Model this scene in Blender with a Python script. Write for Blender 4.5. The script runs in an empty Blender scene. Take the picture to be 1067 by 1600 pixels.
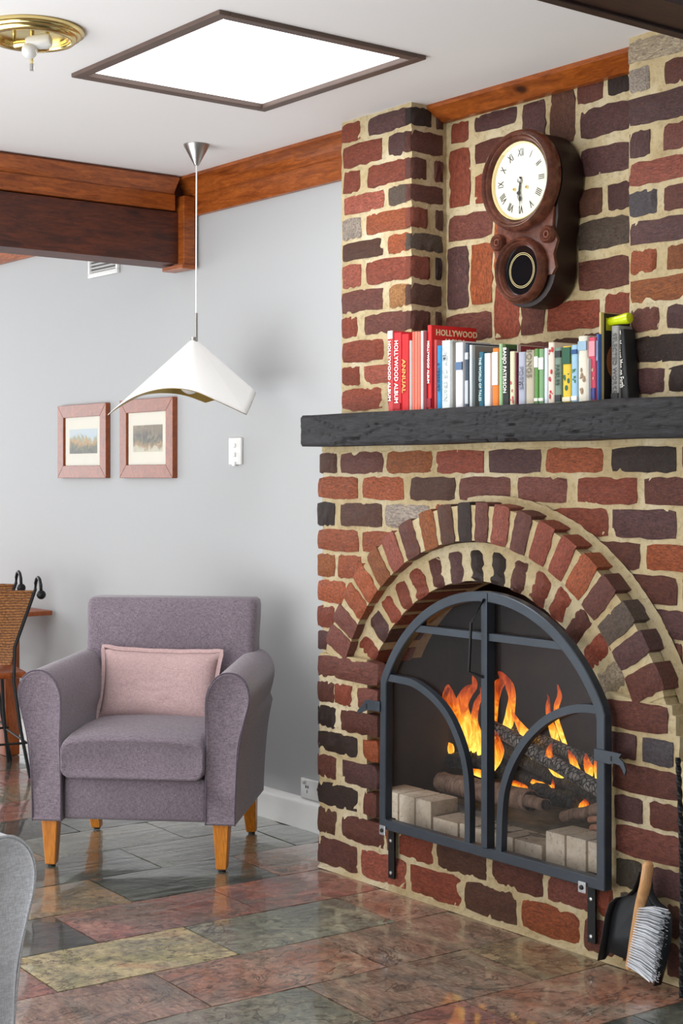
import bpy, bmesh, math, random
from mathutils import Vector, Matrix, noise
random.seed(7)
R = math.radians
C = bpy.context.scene
COL = C.collection
# ------------------------------------------------------------------ camera
EYE = 1.29
cam_d = bpy.data.cameras.new('camera'); cam = bpy.data.objects.new('camera', cam_d); COL.objects.link(cam)
cam.location = (0, 0, EYE); cam.rotation_euler = (R(90), 0, R(52))
cam_d.sensor_fit = 'HORIZONTAL'; cam_d.sensor_width = 36; cam_d.lens = 36*2397/1067
cam_d.shift_y = -56/1067; cam_d.clip_start = .05
C.camera = cam
# ------------------------------------------------------------------ light
w = bpy.data.worlds.new('world'); C.world = w; w.use_nodes = True
w.node_tree.nodes['Background'].inputs[0].default_value = (.75, .85, 1, 1)
w.node_tree.nodes['Background'].inputs[1].default_value = .55
def area(name, loc, target, sx, sy, power, col=(1, 1, 1)):
    l = bpy.data.lights.new(name, 'AREA'); l.shape = 'RECTANGLE'; l.size = sx; l.size_y = sy
    l.energy = power; l.color = col
    o = bpy.data.objects.new(name, l); COL.objects.link(o); o.location = loc
    o.rotation_euler = (Vector(target)-Vector(loc)).to_track_quat('-Z', 'Y').to_euler()
    return o
area('front_window_light', (-5.6, -3.25, 1.3), (-4.6, 3, 1.3), 3.6, 2.0, 62, (1, .985, .96))
area('low_fill_light', (-4.2, -3.2, .25), (-3.6, 1.0, 2.5), 4.0, .5, 50, (1, .98, .95))  # added lamp near the floor, angled up to brighten the ceiling
area('side_window_light', (-9.2, 1.5, 1.35), (-4.5, 2.0, 1.0), 3.0, 1.8, 62, (.95, .98, 1))
area('skylight_light', (-3.7, 2.53, 2.46), (-3.7, 2.53, 0), .68, .6, 9, (.95, .98, 1))
area('ceiling_uplight_fill', (-4.0, -.9, .06), (-4.0, -.9, 2), 5.0, 2.6, 215, (.92, .975, 1))  # invented upward lamp behind the camera, lifts the ceiling brightness
area('frontal_fill_light', (-1.8, -3.25, 1.4), (-3.3, 3, 1.0), 2.4, 1.9, 66, (1, .98, .95))  # added frontal fill from the camera side, softens shadow on the wall
C.view_settings.view_transform = 'Standard'; C.view_settings.look = 'None'
C.view_settings.gamma = 1; C.view_settings.use_curve_mapping = False
C.view_settings.exposure = 0.15
# ------------------------------------------------------------------ measuring helpers
F_, CX, HZ = 2397., 533.5, 744.
c_, s_ = math.cos(R(52)), math.sin(R(52))
def ray(x, y):
    u = x-CX
    return Vector((-s_*F_+c_*u, c_*F_+s_*u, HZ-y))
def P(x, y, ax, v):
    q = ray(x, y); i = 'XYZ'.index(ax)
    if ax == 'Z': v = v-EYE
    t = v/q[i]; return Vector((q.x*t, q.y*t, q.z*t+EYE))
def PX(x, Y): return P(x, HZ, 'Y', Y).x
def PD(x, y, dep):
    q = ray(x, y)*(dep/F_); return Vector((q.x, q.y, q.z+EYE))
# ------------------------------------------------------------------ materials
def lin(c): return tuple(((v/255)/12.92 if v/255 <= .04045 else ((v/255+.055)/1.055)**2.4) for v in c)
MATS = {}
class N:
    def __init__(s, name):
        s.m = bpy.data.materials.new(name); s.m.use_nodes = True; s.nt = s.m.node_tree
        s.b = s.nt.nodes['Principled BSDF']; s.tc = s.nt.nodes.new('ShaderNodeTexCoord')
    def n(s, t, **k):
        n = s.nt.nodes.new('ShaderNode'+t)
        for a, v in k.items(): setattr(n, a, v)
        return n
    def l(s, a, b): s.nt.links.new(a, b)
    def co(s, scale=(1, 1, 1), src='Object', rand=False, rot=(0, 0, 0)):
        mp = s.n('Mapping'); s.l(s.tc.outputs[src], mp.inputs[0]); mp.inputs['Scale'].default_value = scale
        mp.inputs['Rotation'].default_value = rot
        if rand:
            oi = s.n('ObjectInfo'); mu = s.n('Math', operation='MULTIPLY'); mu.inputs[1].default_value = 53.
            s.l(oi.outputs['Random'], mu.inputs[0]); cb = s.n('CombineXYZ')
            for i in range(3): s.l(mu.outputs[0], cb.inputs[i])
            s.l(cb.outputs[0], mp.inputs['Location'])
        return mp.outputs[0]
    def noise(s, co, scale, detail=4, rough=.6, dist=0):
        n = s.n('TexNoise'); s.l(co, n.inputs['Vector']); n.inputs['Scale'].default_value = scale
        n.inputs['Detail'].default_value = detail; n.inputs['Roughness'].default_value = rough; n.inputs['Distortion'].default_value = dist
        return n.outputs['Fac']
    def ramp(s, f, stops):
        r = s.n('ValToRGB'); s.l(f, r.inputs[0]); e = r.color_ramp.elements
        while len(e) < len(stops): e.new(.5)
        for i, (p, c) in enumerate(stops):
            e[i].position = p; e[i].color = (*(c if isinstance(c, tuple) else (c, c, c)), 1)
        return r.outputs[0]
    def mix(s, f, a, b, mode='MIX'):
        m = s.n('Mix', data_type='RGBA', blend_type=mode)
        for v, i in ((f, 0), (a, 6), (b, 7)):
            if hasattr(v, 'is_linked') or hasattr(v, 'links'): s.l(v, m.inputs[i])
            elif isinstance(v, tuple): m.inputs[i].default_value = (*v, 1)
            else: m.inputs[i].default_value = v
        return m.outputs[2]
    def bump(s, h, strength=.3, dist=.01, prev=None):
        b = s.n('Bump'); s.l(h, b.inputs['Height']); b.inputs['Strength'].default_value = strength; b.inputs['Distance'].default_value = dist
        if prev is not None: s.l(prev, b.inputs['Normal'])
        s.l(b.outputs[0], s.b.inputs['Normal']); return b.outputs[0]
    def col(s, v):
        if isinstance(v, tuple): s.b.inputs['Base Color'].default_value = (*v, 1)
        else: s.l(v, s.b.inputs['Base Color'])
    def set(s, **k):
        for a, v in k.items():
            i = s.b.inputs[a.replace('_', ' ')]
            if hasattr(v, 'links'): s.l(v, i)
            else: i.default_value = v
        return s
def plain(name, rgb, rough=.5, metal=0, bump=0, bscale=200, var=.12, **k):
    if name in MATS: return MATS[name]
    a = N(name); co = a.co(); c = lin(rgb)
    f = a.noise(co, 9, 3)
    a.col(a.ramp(f, [(.3, tuple(v*(1-var) for v in c)), (.7, tuple(min(1, v*(1+var)) for v in c))]))
    a.set(Roughness=rough, Metallic=metal, **k)
    if bump: a.bump(a.noise(co, bscale, 3), bump, .002)
    MATS[name] = a.m; return a.m
def emis(name, rgb, st):
    a = N(name); a.set(Emission_Strength=st); a.b.inputs['Emission Color'].default_value = (*lin(rgb), 1); a.col(lin(rgb)); return a.m
def brick_mat():
    a = N('fired_brick'); oi = a.n('ObjectInfo'); co = a.co(rand=True)
    big = a.noise(co, 14, 4, .6); fine = a.noise(co, 90, 4, .65); mid = a.noise(co, 32, 5, .7, .4)
    base = oi.outputs['Color']
    d = a.mix(a.ramp(big, [(.38, 0.), (.68, .8)]), base, a.mix(1., base, lin((140, 118, 122)), 'MULTIPLY'))
    d = a.mix(a.ramp(a.noise(co, 9, 5, .65, .8), [(.5, 0.), (.66, .62)]), d, a.mix(1., base, lin((150, 132, 138)), 'MULTIPLY'))
    d = a.mix(a.ramp(mid, [(.53, 0.), (.70, .6)]), d, a.mix(.6, base, lin((238, 160, 105)), 'MIX'))
    d = a.mix(a.ramp(fine, [(.3, .75), (.42, 0.)]), d, lin((46, 34, 32)))
    d = a.mix(a.ramp(a.noise(co, 150, 2, .6), [(.68, 0.), (.78, .5)]), d, lin((222, 186, 150)))
    a.col(d); a.set(Roughness=a.ramp(mid, [(.3, .30), (.7, .62)]), Specular_IOR_Level=.5)
    p = a.bump(mid, .9, .011); a.bump(fine, .9, .006, p); return a.m
def mortar_mat():
    a = N('lime_mortar'); co = a.co(); f = a.noise(co, 5, 5); g = a.noise(co, 60, 4, .7)
    c = a.ramp(f, [(.3, lin((164, 142, 102))), (.5, lin((184, 166, 128))), (.7, lin((198, 186, 158)))])
    c = a.mix(a.ramp(g, [(.3, .45), (.5, 0.)]), c, lin((120, 98, 66)))
    a.col(c); a.set(Roughness=.85); p = a.bump(g, .6, .004); a.bump(a.noise(co, 18, 4), .6, .01, p); return a.m
def wood(name, c1, c2, rough=.35, scale=(2, 25, 25), bump=.1, knots=False, rot=(0, 0, 0)):
    a = N(name); co = a.co(scale, rot=rot); f = a.noise(co, 2.2, 6, .62, 1.2); g = a.noise(a.co(tuple(v*4 for v in scale), rot=rot), 3, 3)
    c = a.ramp(f, [(.3, lin(c1)), (.7, lin(c2))])
    c = a.mix(a.ramp(g, [(.35, .35), (.6, 0.)]), c, tuple(v*.45 for v in lin(c1)))
    if knots:
        v = a.n('TexVoronoi'); v.inputs['Scale'].default_value = 3.2; a.l(a.co((1, .8, 2.2)), v.inputs['Vector'])
        c = a.mix(a.ramp(v.outputs['Distance'], [(.04, .9), (.11, 0.)]), c, lin((38, 16, 10)))
    a.col(c); a.set(Roughness=rough); a.bump(f, bump, .004); return a.m
def fabric(name, c1, c2, thread=1500, sheen=.3):
    a = N(name)
    w1 = a.noise(a.co((1, 1, .16)), thread*.4, 2, .5); w2 = a.noise(a.co((.16, .16, 1)), thread*.4, 2, .5)
    f = a.n('Math', operation='ADD'); a.l(w1, f.inputs[0]); a.l(w2, f.inputs[1])
    h = a.n('Math', operation='MULTIPLY'); a.l(f.outputs[0], h.inputs[0]); h.inputs[1].default_value = .5
    blotch = a.noise(a.co(), 4, 3)
    c = a.ramp(h.outputs[0], [(.40, lin(c1)), (.60, lin(c2))])
    c = a.mix(a.ramp(blotch, [(.35, .22), (.65, 0.)]), c, tuple(v*.75 for v in lin(c1)))
    a.col(c); a.set(Roughness=.9, Sheen_Weight=sheen, Sheen_Roughness=.5); a.bump(h.outputs[0], .35, .0015); return a.m
def slate(name, stops, rough=.16, scale=5, st=1):
    a = N(name); co = a.co((1, st, 1), rand=True); f = a.noise(co, scale, 7, .62, .9); g = a.noise(co, 38, 6, .7, .5)
    c = a.ramp(f, [(p_, tuple(v*1.95 for v in q_)) for p_, q_ in stops])
    c = a.mix(a.ramp(a.noise(co, 2.6, 4, .6, 1.8), [(.45, 0.), (.62, .6)]), c, lin((116, 116, 104)))
    c = a.mix(a.ramp(g, [(.34, .6), (.52, 0.)]), c, lin((44, 42, 42)))
    c = a.mix(a.ramp(a.noise(co, 16, 5, .65, 1.5), [(.6, 0.), (.72, .4)]), c, lin((168, 148, 128)))
    c = a.mix(a.ramp(a.noise(a.co((1, .45, 1), rand=True), 4.5, 6, .6, 2.2), [(.485, 0.), (.5, .8), (.515, 0.)]), c, lin((36, 34, 34)))
    a.col(c); a.set(Roughness=a.ramp(g, [(.3, rough), (.7, rough+.14)]), Specular_IOR_Level=.6, Coat_Weight=.9, Coat_Roughness=.06)
    wv = a.n('TexWave'); a.l(a.co((1.6, .5, 1), rand=True), wv.inputs['Vector']); wv.inputs['Scale'].default_value = 2.2; wv.inputs['Distortion'].default_value = 14
    wv.inputs['Detail'].default_value = 5; wv.inputs['Detail Scale'].default_value = 1.6
    p = a.bump(a.noise(co, 7, 6, .6, 1.6), .45, .014); p = a.bump(wv.outputs['Fac'], .28, .005, p); a.bump(g, .3, .003, p); return a.m
M = {}
M['brick'] = brick_mat(); M['mortar'] = mortar_mat()
a = N('wall_paint'); a.col(lin((181, 182, 183))); a.set(Roughness=.75); a.bump(a.noise(a.co(), 3, 3), .08, .02); M['wall'] = a.m
a = N('ceiling_paint'); a.col(lin((236, 234, 234))); a.set(Roughness=.8); a.bump(a.noise(a.co(), 40, 3), .05, .004); M['ceiling'] = a.m
M['gloss_white'] = plain('white_gloss_paint', (232, 232, 230), .28, var=.02)
M['cornice'] = wood('stained_cornice_wood', (118, 54, 18), (182, 98, 38), .3, (3, 3, 22), knots=True)
M['beamwood'] = wood('rough_dark_beam_wood', (52, 22, 14), (104, 48, 26), .45, (3, 3, 18), .3, knots=True)
M['darkwood'] = wood('dark_brown_beam_wood', (30, 15, 10), (62, 32, 22), .45, (14, 2, 14), .2)
a = N('charred_mantel_timber'); co = a.co((1.2, 9, 9)); f = a.noise(co, 5, 8, .7, .8); g = a.noise(a.co((3, 16, 16)), 9, 6, .7)
a.col(a.mix(a.ramp(g, [(.45, 0.), (.72, .8)]), a.ramp(f, [(.35, lin((8, 7, 8))), (.62, lin((26, 23, 25)))]), lin((52, 50, 55))))
a.set(Roughness=.5, Specular_IOR_Level=.4); p = a.bump(f, .8, .010); a.bump(g, .6, .003, p); M['mantel'] = a.m
M['purple'] = fabric('mauve_grey_upholstery', (98, 87, 98), (142, 128, 138))
M['purple_pipe'] = fabric('mauve_grey_piping', (72, 62, 76), (104, 92, 106))
M['grey'] = fabric('light_grey_upholstery', (178, 180, 185), (214, 216, 219))
M['pink'] = fabric('pink_linen', (188, 156, 156), (214, 184, 182), 1400, .1)
M['legwood'] = wood('honey_pine_leg', (196, 112, 26), (226, 146, 52), .3, (14, 14, 2.0), .03)
M['iron'] = plain('blue_black_iron', (58, 65, 74), .38, .3, .25, 300, .15)
M['blackiron'] = plain('black_wrought_iron', (20, 20, 22), .45, .4, .3, 400)
M['steel'] = plain('brushed_steel', (170, 168, 165), .3, .9, var=.05)
M['zinc'] = plain('zinc_plate', (190, 192, 195), .35, .8, var=.05)
a = N('polished_brass'); a.col(lin((226, 204, 140))); a.set(Metallic=1., Roughness=.2); M['brass'] = a.m
a = N('lamp_shade_white'); a.col(lin((246, 246, 244))); a.set(Roughness=.4); a.b.inputs['Emission Color'].default_value = (1, 1, 1, 1); a.b.inputs['Emission Strength'].default_value = .0; M['shade'] = a.m
M['gold'] = plain('gold_lining', (170, 145, 80), .3, .7, var=.05)
a = N('frosted_bulb_glass'); a.col((.95, .95, .95)); a.set(Roughness=.25, Transmission_Weight=.35); M['bulb'] = a.m
M['walnut'] = wood('polished_mahogany', (78, 42, 32), (122, 72, 56), .22, (6, 6, 6), .03)
M['walnut_shaded'] = wood('shaded_mahogany_case', (26, 10, 8), (44, 20, 15), .5, (6, 6, 3), .03)  # same mahogany, shade of the clock's right side put into the colour
M['dial'] = plain('ivory_clock_dial', (232, 228, 212), .4, var=.02)
M['ink'] = plain('black_ink', (22, 22, 24), .6, var=.02)
M['blackglass'] = plain('black_glass', (8, 10, 14), .05, var=.02)
M['goldline'] = plain('gold_line', (226, 208, 150), .4, var=.02)
def glass(name, alpha, tint=(1, 1, 1), rough=.0, dark=(.02, .02, .02)):
    m = bpy.data.materials.new(name); m.use_nodes = True; nt = m.node_tree; nt.nodes.clear()
    o = nt.nodes.new('ShaderNodeOutputMaterial'); t = nt.nodes.new('ShaderNodeBsdfTransparent'); g = nt.nodes.new('ShaderNodeBsdfGlossy')
    fr = nt.nodes.new('ShaderNodeFresnel'); fr.inputs[0].default_value = 1.38; mx = nt.nodes.new('ShaderNodeMixShader')
    t.inputs[0].default_value = (*tint, 1); g.inputs['Roughness'].default_value = rough
    nt.links.new(fr.outputs[0], mx.inputs[0]); nt.links.new(t.outputs[0], mx.inputs[1]); nt.links.new(g.outputs[0], mx.inputs[2])
    if alpha:
        df = nt.nodes.new('ShaderNodeBsdfDiffuse'); df.inputs[0].default_value = (*dark, 1); m2 = nt.nodes.new('ShaderNodeMixShader'); m2.inputs[0].default_value = alpha
        nt.links.new(mx.outputs[0], m2.inputs[1]); nt.links.new(df.outputs[0], m2.inputs[2]); nt.links.new(m2.outputs[0], o.inputs[0])
    else: nt.links.new(mx.outputs[0], o.inputs[0])
    return m
M['glass'] = glass('clear_glass', 0)
M['screen'] = glass('fine_spark_mesh', .10, (.95, .95, .95), .3, lin((60, 56, 54)))
a = N('sooty_firebox_brick'); co = a.co()
a.col(a.ramp(a.noise(co, 4, 5), [(.3, lin((26, 20, 19))), (.7, lin((66, 44, 40)))])); a.set(Roughness=.9); a.bump(a.noise(co, 30, 4), .5, .006); M['soot'] = a.m
a = N('pale_firebrick'); co = a.co(rand=True); f = a.noise(co, 22, 5, .7)
a.col(a.mix(a.ramp(a.noise(co, 70, 4, .7), [(.3, .6), (.44, 0.)]), a.ramp(f, [(.3, lin((206, 188, 164))), (.7, lin((236, 224, 206)))]), lin((110, 92, 76)))); a.set(Roughness=.85); a.bump(f, .5, .004); M['firebrick'] = a.m
a = N('hearth_ash'); a.col(a.ramp(a.noise(a.co(), 18, 5), [(.3, lin((96, 90, 84))), (.7, lin((150, 140, 128)))])); a.set(Roughness=.95); a.bump(a.noise(a.co(), 50, 4), .6, .006); M['ash'] = a.m
def char(name, c1, c2, c3, cell):
    a = N(name); v = a.n('TexVoronoi', feature='DISTANCE_TO_EDGE'); v.inputs['Scale'].default_value = cell; a.l(a.co((1, 1, .7)), v.inputs['Vector'])
    e = a.ramp(v.outputs['Distance'], [(.03, 0.), (.13, 1.)]); f = a.noise(a.co(), 30, 4)
    a.col(a.mix(e, lin(c1), a.ramp(f, [(.35, lin(c2)), (.7, lin(c3))]))); a.set(Roughness=.7); a.bump(e, 1., .006); return a.m
M['char'] = char('charred_log_bark', (6, 5, 5), (84, 78, 75), (172, 164, 158), 60)
M['coal'] = char('black_charcoal_log', (4, 4, 4), (26, 25, 25), (64, 60, 60), 50)
M['barklog'] = wood('burnt_bark', (92, 70, 58), (168, 136, 116), .8, (20, 20, 3), .6)
M['logend'] = wood('cut_log_end', (140, 92, 70), (188, 140, 112), .8, (20, 20, 20), .3)
M['slate'] = {
 'g': slate('green_grey_slate', [(.3, lin((78, 84, 76))), (.5, lin((104, 106, 92))), (.7, lin((128, 122, 104)))]),
 'd': slate('black_green_slate', [(.3, lin((36, 42, 40))), (.55, lin((58, 64, 58))), (.75, lin((86, 90, 80)))], .14),
 'p': slate('plum_red_slate', [(.3, lin((88, 62, 62))), (.5, lin((122, 80, 70))), (.7, lin((136, 102, 88)))]),
 'r': slate('rust_slate', [(.28, lin((98, 62, 48))), (.42, lin((124, 84, 66))), (.55, lin((136, 108, 92))), (.7, lin((112, 102, 88)))], scale=4),
 'y': slate('ochre_slate', [(.25, lin((66, 76, 74))), (.38, lin((120, 116, 84))), (.55, lin((160, 146, 108))), (.75, lin((140, 96, 66)))], scale=4.5),
 'b': slate('brown_slate', [(.3, lin((82, 64, 54))), (.5, lin((118, 94, 80))), (.7, lin((134, 112, 96)))], scale=6, st=2.5),
 'o': slate('olive_brown_slate', [(.3, lin((80, 72, 58))), (.5, lin((116, 100, 76))), (.72, lin((132, 92, 66)))], scale=4)}
a = N('floor_joint_grout'); a.col(lin((52, 46, 42))); a.set(Roughness=.8); M['grout'] = a.m
# ------------------------------------------------------------------ mesh helpers
def link(name, me, mat=None, parent=None, loc=None, rot=None):
    o = bpy.data.objects.new(name, me); COL.objects.link(o)
    if mat is not None and me is not None:
        if not me.materials: me.materials.append(mat)
    if loc is not None: o.location = loc
    if rot is not None: o.rotation_euler = rot
    if parent is not None: o.parent = parent
    return o
def tag(o, label=None, cat=None, group=None, kind=None):
    if label: o['label'] = label
    if cat: o['category'] = cat
    if group: o['group'] = group
    if kind: o['kind'] = kind
    return o
def thing(name, label, cat, loc=(0, 0, 0), rz=0, group=None):
    o = bpy.data.objects.new(name, None); COL.objects.link(o); o.location = loc; o.rotation_euler = (0, 0, rz)
    o.empty_display_size = .05
    return tag(o, label, cat, group)
class B:
    def __init__(s): s.bm = bmesh.new()
    def box(s, lo, hi, r=0, seg=2, mat=None):
        t = bmesh.new(); bmesh.ops.create_cube(t, size=1)
        for v in t.verts: v.co = Vector(((lo[i]+hi[i])/2+v.co[i]*(hi[i]-lo[i]) for i in range(3)))
        if r: bmesh.ops.bevel(t, geom=list(t.edges)+list(t.verts), offset=r, segments=seg, profile=.5, affect='EDGES')
        s._add(t, mat); return s
    def _add(s, t, mat=None):
        if mat is not None: t.transform(mat)
        me = bpy.data.meshes.new('t'); t.to_mesh(me); t.free(); s.bm.from_mesh(me); bpy.data.meshes.remove(me)
    def loft(s, rings, caps=True, closed=True, loop=False):
        vs = [[s.bm.verts.new(p) for p in r] for r in rings]; n = len(rings[0]); m = len(rings)
        for i in range(m if loop else m-1):
            a_, b_ = vs[i], vs[(i+1) % m]
            for j in range(n if closed else n-1):
                k = (j+1) % n
                try: s.bm.faces.new((a_[j], a_[k], b_[k], b_[j]))
                except ValueError: pass
        if caps and closed and not loop:
            s.bm.faces.new(list(reversed(vs[0]))); s.bm.faces.new(vs[-1])
        return s
    def tube(s, pts, r, n=10, caps=True, up=None):
        pts = [Vector(p) for p in pts]; rings = []
        for i, p in enumerate(pts):
            t = (pts[min(i+1, len(pts)-1)]-pts[max(i-1, 0)]).normalized()
            u = Vector(up) if up else (Vector((0, 0, 1)) if abs(t.z) < .9 else Vector((1, 0, 0)))
            a1 = t.cross(u).normalized(); a2 = t.cross(a1).normalized()
            rr = r[i] if isinstance(r, (list, tuple)) else r
            if isinstance(rr, (list, tuple)): ra, rb = rr
            else: ra = rb = rr
            rings.append([p+a1*math.cos(2*math.pi*j/n)*ra+a2*math.sin(2*math.pi*j/n)*rb for j in range(n)])
        return s.loft(rings, caps)
    def lathe(s, prof, n=32, axis='Z', c=(0, 0, 0)):
        rings = []
        for r, h in prof:
            ring = []
            for j in range(n):
                a_ = 2*math.pi*j/n; x, y = r*math.cos(a_), r*math.sin(a_)
                ring.append(Vector(c)+(Vector((x, y, h)) if axis == 'Z' else Vector((x, -h, y)) if axis == 'Y' else Vector((h, x, y))))
            rings.append(ring)
        return s.loft(rings, True)
    def prism(s, poly, lo, hi, ax='Y', bev=0):
        f = (lambda p, d: Vector((p[0], d, p[1]))) if ax == 'Y' else (lambda p, d: Vector((d, p[0], p[1]))) if ax == 'X' else (lambda p, d: Vector((p[0], p[1], d)))
        t = bmesh.new(); a1 = [t.verts.new(f(p, lo)) for p in poly]; b1 = [t.verts.new(f(p, hi)) for p in poly]
        t.faces.new(a1); t.faces.new(list(reversed(b1)))
        for i in range(len(poly)):
            k = (i+1) % len(poly); t.faces.new((a1[i], b1[i], b1[k], a1[k]))
        bmesh.ops.recalc_face_normals(t, faces=t.faces)
        if bev: bmesh.ops.bevel(t, geom=list(t.edges), offset=bev, segments=2, profile=.5, affect='EDGES')
        s._add(t); return s
    def sph(s, c, r, n=16, sc=(1, 1, 1)):
        t = bmesh.new(); bmesh.ops.create_uvsphere(t, u_segments=n, v_segments=max(6, n//2+2), radius=r)
        for v in t.verts: v.co = Vector((v.co.x*sc[0]+c[0], v.co.y*sc[1]+c[1], v.co.z*sc[2]+c[2]))
        s._add(t); return s
    def grid(s, nu, nv, fn):
        vs = [[s.bm.verts.new(fn(i/nu, j/nv)) for j in range(nv+1)] for i in range(nu+1)]
        for i in range(nu):
            for j in range(nv): s.bm.faces.new((vs[i][j], vs[i+1][j], vs[i+1][j+1], vs[i][j+1]))
        return s
    def go(s, name, mat, parent=None, smooth=True, loc=None, rot=None, weld=False, recalc=True, angle=40):
        if weld: bmesh.ops.remove_doubles(s.bm, verts=s.bm.verts, dist=1e-5)
        if recalc: bmesh.ops.recalc_face_normals(s.bm, faces=s.bm.faces)
        me = bpy.data.meshes.new(name); s.bm.to_mesh(me); s.bm.free()
        if smooth:
            me.shade_smooth()
            try: me.set_sharp_from_angle(angle=R(angle))
            except Exception: pass
        return link(name, me, mat, parent, loc, rot)
def sub(o, n=2):
    m = o.modifiers.new('subsurf', 'SUBSURF'); m.levels = n; m.render_levels = n; return o
def text(s, size, mat, parent, loc, rot, name='lettering', ext=.0004, ax='LEFT', ay='BOTTOM_BASELINE', sx=1, sp=1, bold=0):
    cu = bpy.data.curves.new('t', 'FONT'); cu.body = s; cu.size = size; cu.extrude = ext; cu.align_x = ax; cu.align_y = ay; cu.space_character = sp
    cu.offset = bold; cu.resolution_u = 3
    o = bpy.data.objects.new('t', cu); COL.objects.link(o); bpy.context.view_layer.update()
    me = bpy.data.meshes.new_from_object(o.evaluated_get(bpy.context.evaluated_depsgraph_get()))
    bpy.data.objects.remove(o); me.materials.clear()
    q = link(name, me, mat, parent, loc, rot); q.scale = (sx, 1, 1); return q
def nz(p, s=1.): return noise.noise(Vector(p)*s)
# ------------------------------------------------------------------ room shell
FL = EYE-1.29; CE = EYE+1.2
WY = 3.36
XL, XR, YB = -9.6, 1.7, -3.5
fl = B().box((XL, YB, -.12), (XR, WY+.3, -.012)).go('floor', M['grout'], smooth=False); tag(fl, kind='structure')
b = B(); b.box((XL, YB, CE), (-4.10, WY+.1, CE+.1)); b.box((-3.305, YB, CE), (XR, WY+.1, CE+.1)); b.box((-4.10, YB, CE), (-3.305, 2.18, CE+.1)); b.box((-4.10, 2.886, CE), (-3.305, WY+.1, CE+.1))
tag(b.go('ceiling', M['ceiling'], smooth=False), kind='structure')
tag(B().box((XL, WY, 0), (-3.9, WY+.1, CE)).go('wall_north', M['wall'], smooth=False), kind='structure')
tag(B().box((-2.55, WY, 0), (XR, WY+.1, CE)).go('wall_north_right', M['wall'], smooth=False), kind='structure')
b = B(); b.box((XL-.1, YB, 0), (XL, WY+.1, .35)); b.box((XL-.1, YB, 2.25), (XL, WY+.1, CE)); b.box((XL-.1, YB, .35), (XL, -.1, 2.25)); b.box((XL-.1, 3.1, .35), (XL, WY+.1, 2.25))
tag(b.go('wall_west', M['wall'], smooth=False), kind='structure')
b = B(); b.box((XL, YB-.1, 0), (-6.8, YB, CE)); b.box((-6.8, YB-.1, 2.3), (XR, YB, CE)); b.box((-3.6, YB-.1, 0), (-3.1, YB, 2.3)); b.box((-.5, YB-.1, 0), (XR, YB, 2.3)); b.box((-3.1, YB-.1, 0), (-.5, YB, .4))
tag(b.go('wall_south', M['wall'], smooth=False), kind='structure')
tag(B().box((XR, YB, 0), (XR+.1, WY+.1, CE)).go('wall_east', M['wall'], smooth=False), kind='structure')
# slate tiles, laid in strips running up the room with staggered joints
pick = {(-1, 0): 'd', (-1, 1): 'g', (-1, -1): 'b', (0, 0): 'd', (0, 1): 'r', (0, -1): 'o', (1, -1): 'd', (1, 0): 'p', (1, 1): 'p', (2, -1): 'y', (2, 0): 'g', (2, 1): 'r', (2, -2): 'p',
        (3, -1): 'b', (3, 0): 'r', (3, 1): 'b', (4, -1): 'g', (4, 0): 'b', (4, 1): 'o', (5, 0): 'p', (5, 1): 'r', (6, -1): 'g', (6, 0): 'd', (6, 1): 'd', (-2, 0): 'g', (-2, 1): 'g', (-2, -1): 'o', (5, -1): 'g', (7, 0): 'b', (7, 1): 'p'}
kinds = 'gdprbog'
tile_meshes = {}
for k in 'gdpryobg':
    if k in tile_meshes: continue
    for v in range(3):
        rs = random.Random(ord(k)*7+v); t = bmesh.new(); n1, n2 = 5, 9
        top = [[None]*(n2+1) for _ in range(n1+1)]
        for i in range(n1+1):
            for j in range(n2+1):
                e = i in (0, n1) or j in (0, n2)
                x = (i/n1-.5)*.308+(rs.uniform(-.0012, .0012) if e else 0); y = (j/n2-.5)*.525+(rs.uniform(-.0012, .0012) if e else 0)
                top[i][j] = t.verts.new((x, y, rs.uniform(-.0012, .0006)-(.0016 if e else 0)))
        for i in range(n1):
            for j in range(n2): t.faces.new((top[i][j], top[i+1][j], top[i+1][j+1], top[i][j+1]))
        ring = [top[i][0] for i in range(n1+1)]+[top[n1][j] for j in range(1, n2+1)]+[top[i][n2] for i in range(n1-1, -1, -1)]+[top[0][j] for j in range(n2-1, 0, -1)]
        low = [t.verts.new((q.co.x, q.co.y, -.014)) for q in ring]
        for i in range(len(ring)): t.faces.new((ring[i], low[i], low[(i+1) % len(ring)], ring[(i+1) % len(ring)]))
        bmesh.ops.recalc_face_normals(t, faces=t.faces)
        me = bpy.data.meshes.new('slate_tile'); t.to_mesh(me); t.free(); me.shade_smooth(); me.set_sharp_from_angle(angle=R(30)); me.materials.append(M['slate'][k]); tile_meshes.setdefault(k, []).append(me)
TR = R(-3.2); piv = Vector((-3.45, 2.335, 0))
mats_rot = Matrix.Translation(piv) @ Matrix.Rotation(TR, 4, 'Z')
for si in range(-14, 10):
    for sj in range(-6, 4):
        x = -.92+.155+.3125*si; y0 = (0 if si % 2 == 0 else -.265)
        # strip 2 lies between the joints at x = -.31 and 0
        y = y0+.53*sj+.265
        if si % 2: y += .0
        p = mats_rot @ Vector((x, y, 0))
        if p.y > WY-.12 and p.x > -4.1: continue
        if p.y > WY+.1 or p.y < -.1 or p.x < XL+.15: continue
        jj = sj if si % 2 == 0 else sj
        k = pick.get((si, jj)) or random.choice(kinds)
        if abs(si) > 9 and p.y < .8: continue
        o = link('tile', random.choice(tile_meshes[k]), None, fl); o.location = p; o.rotation_euler = (0, 0, TR)
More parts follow.
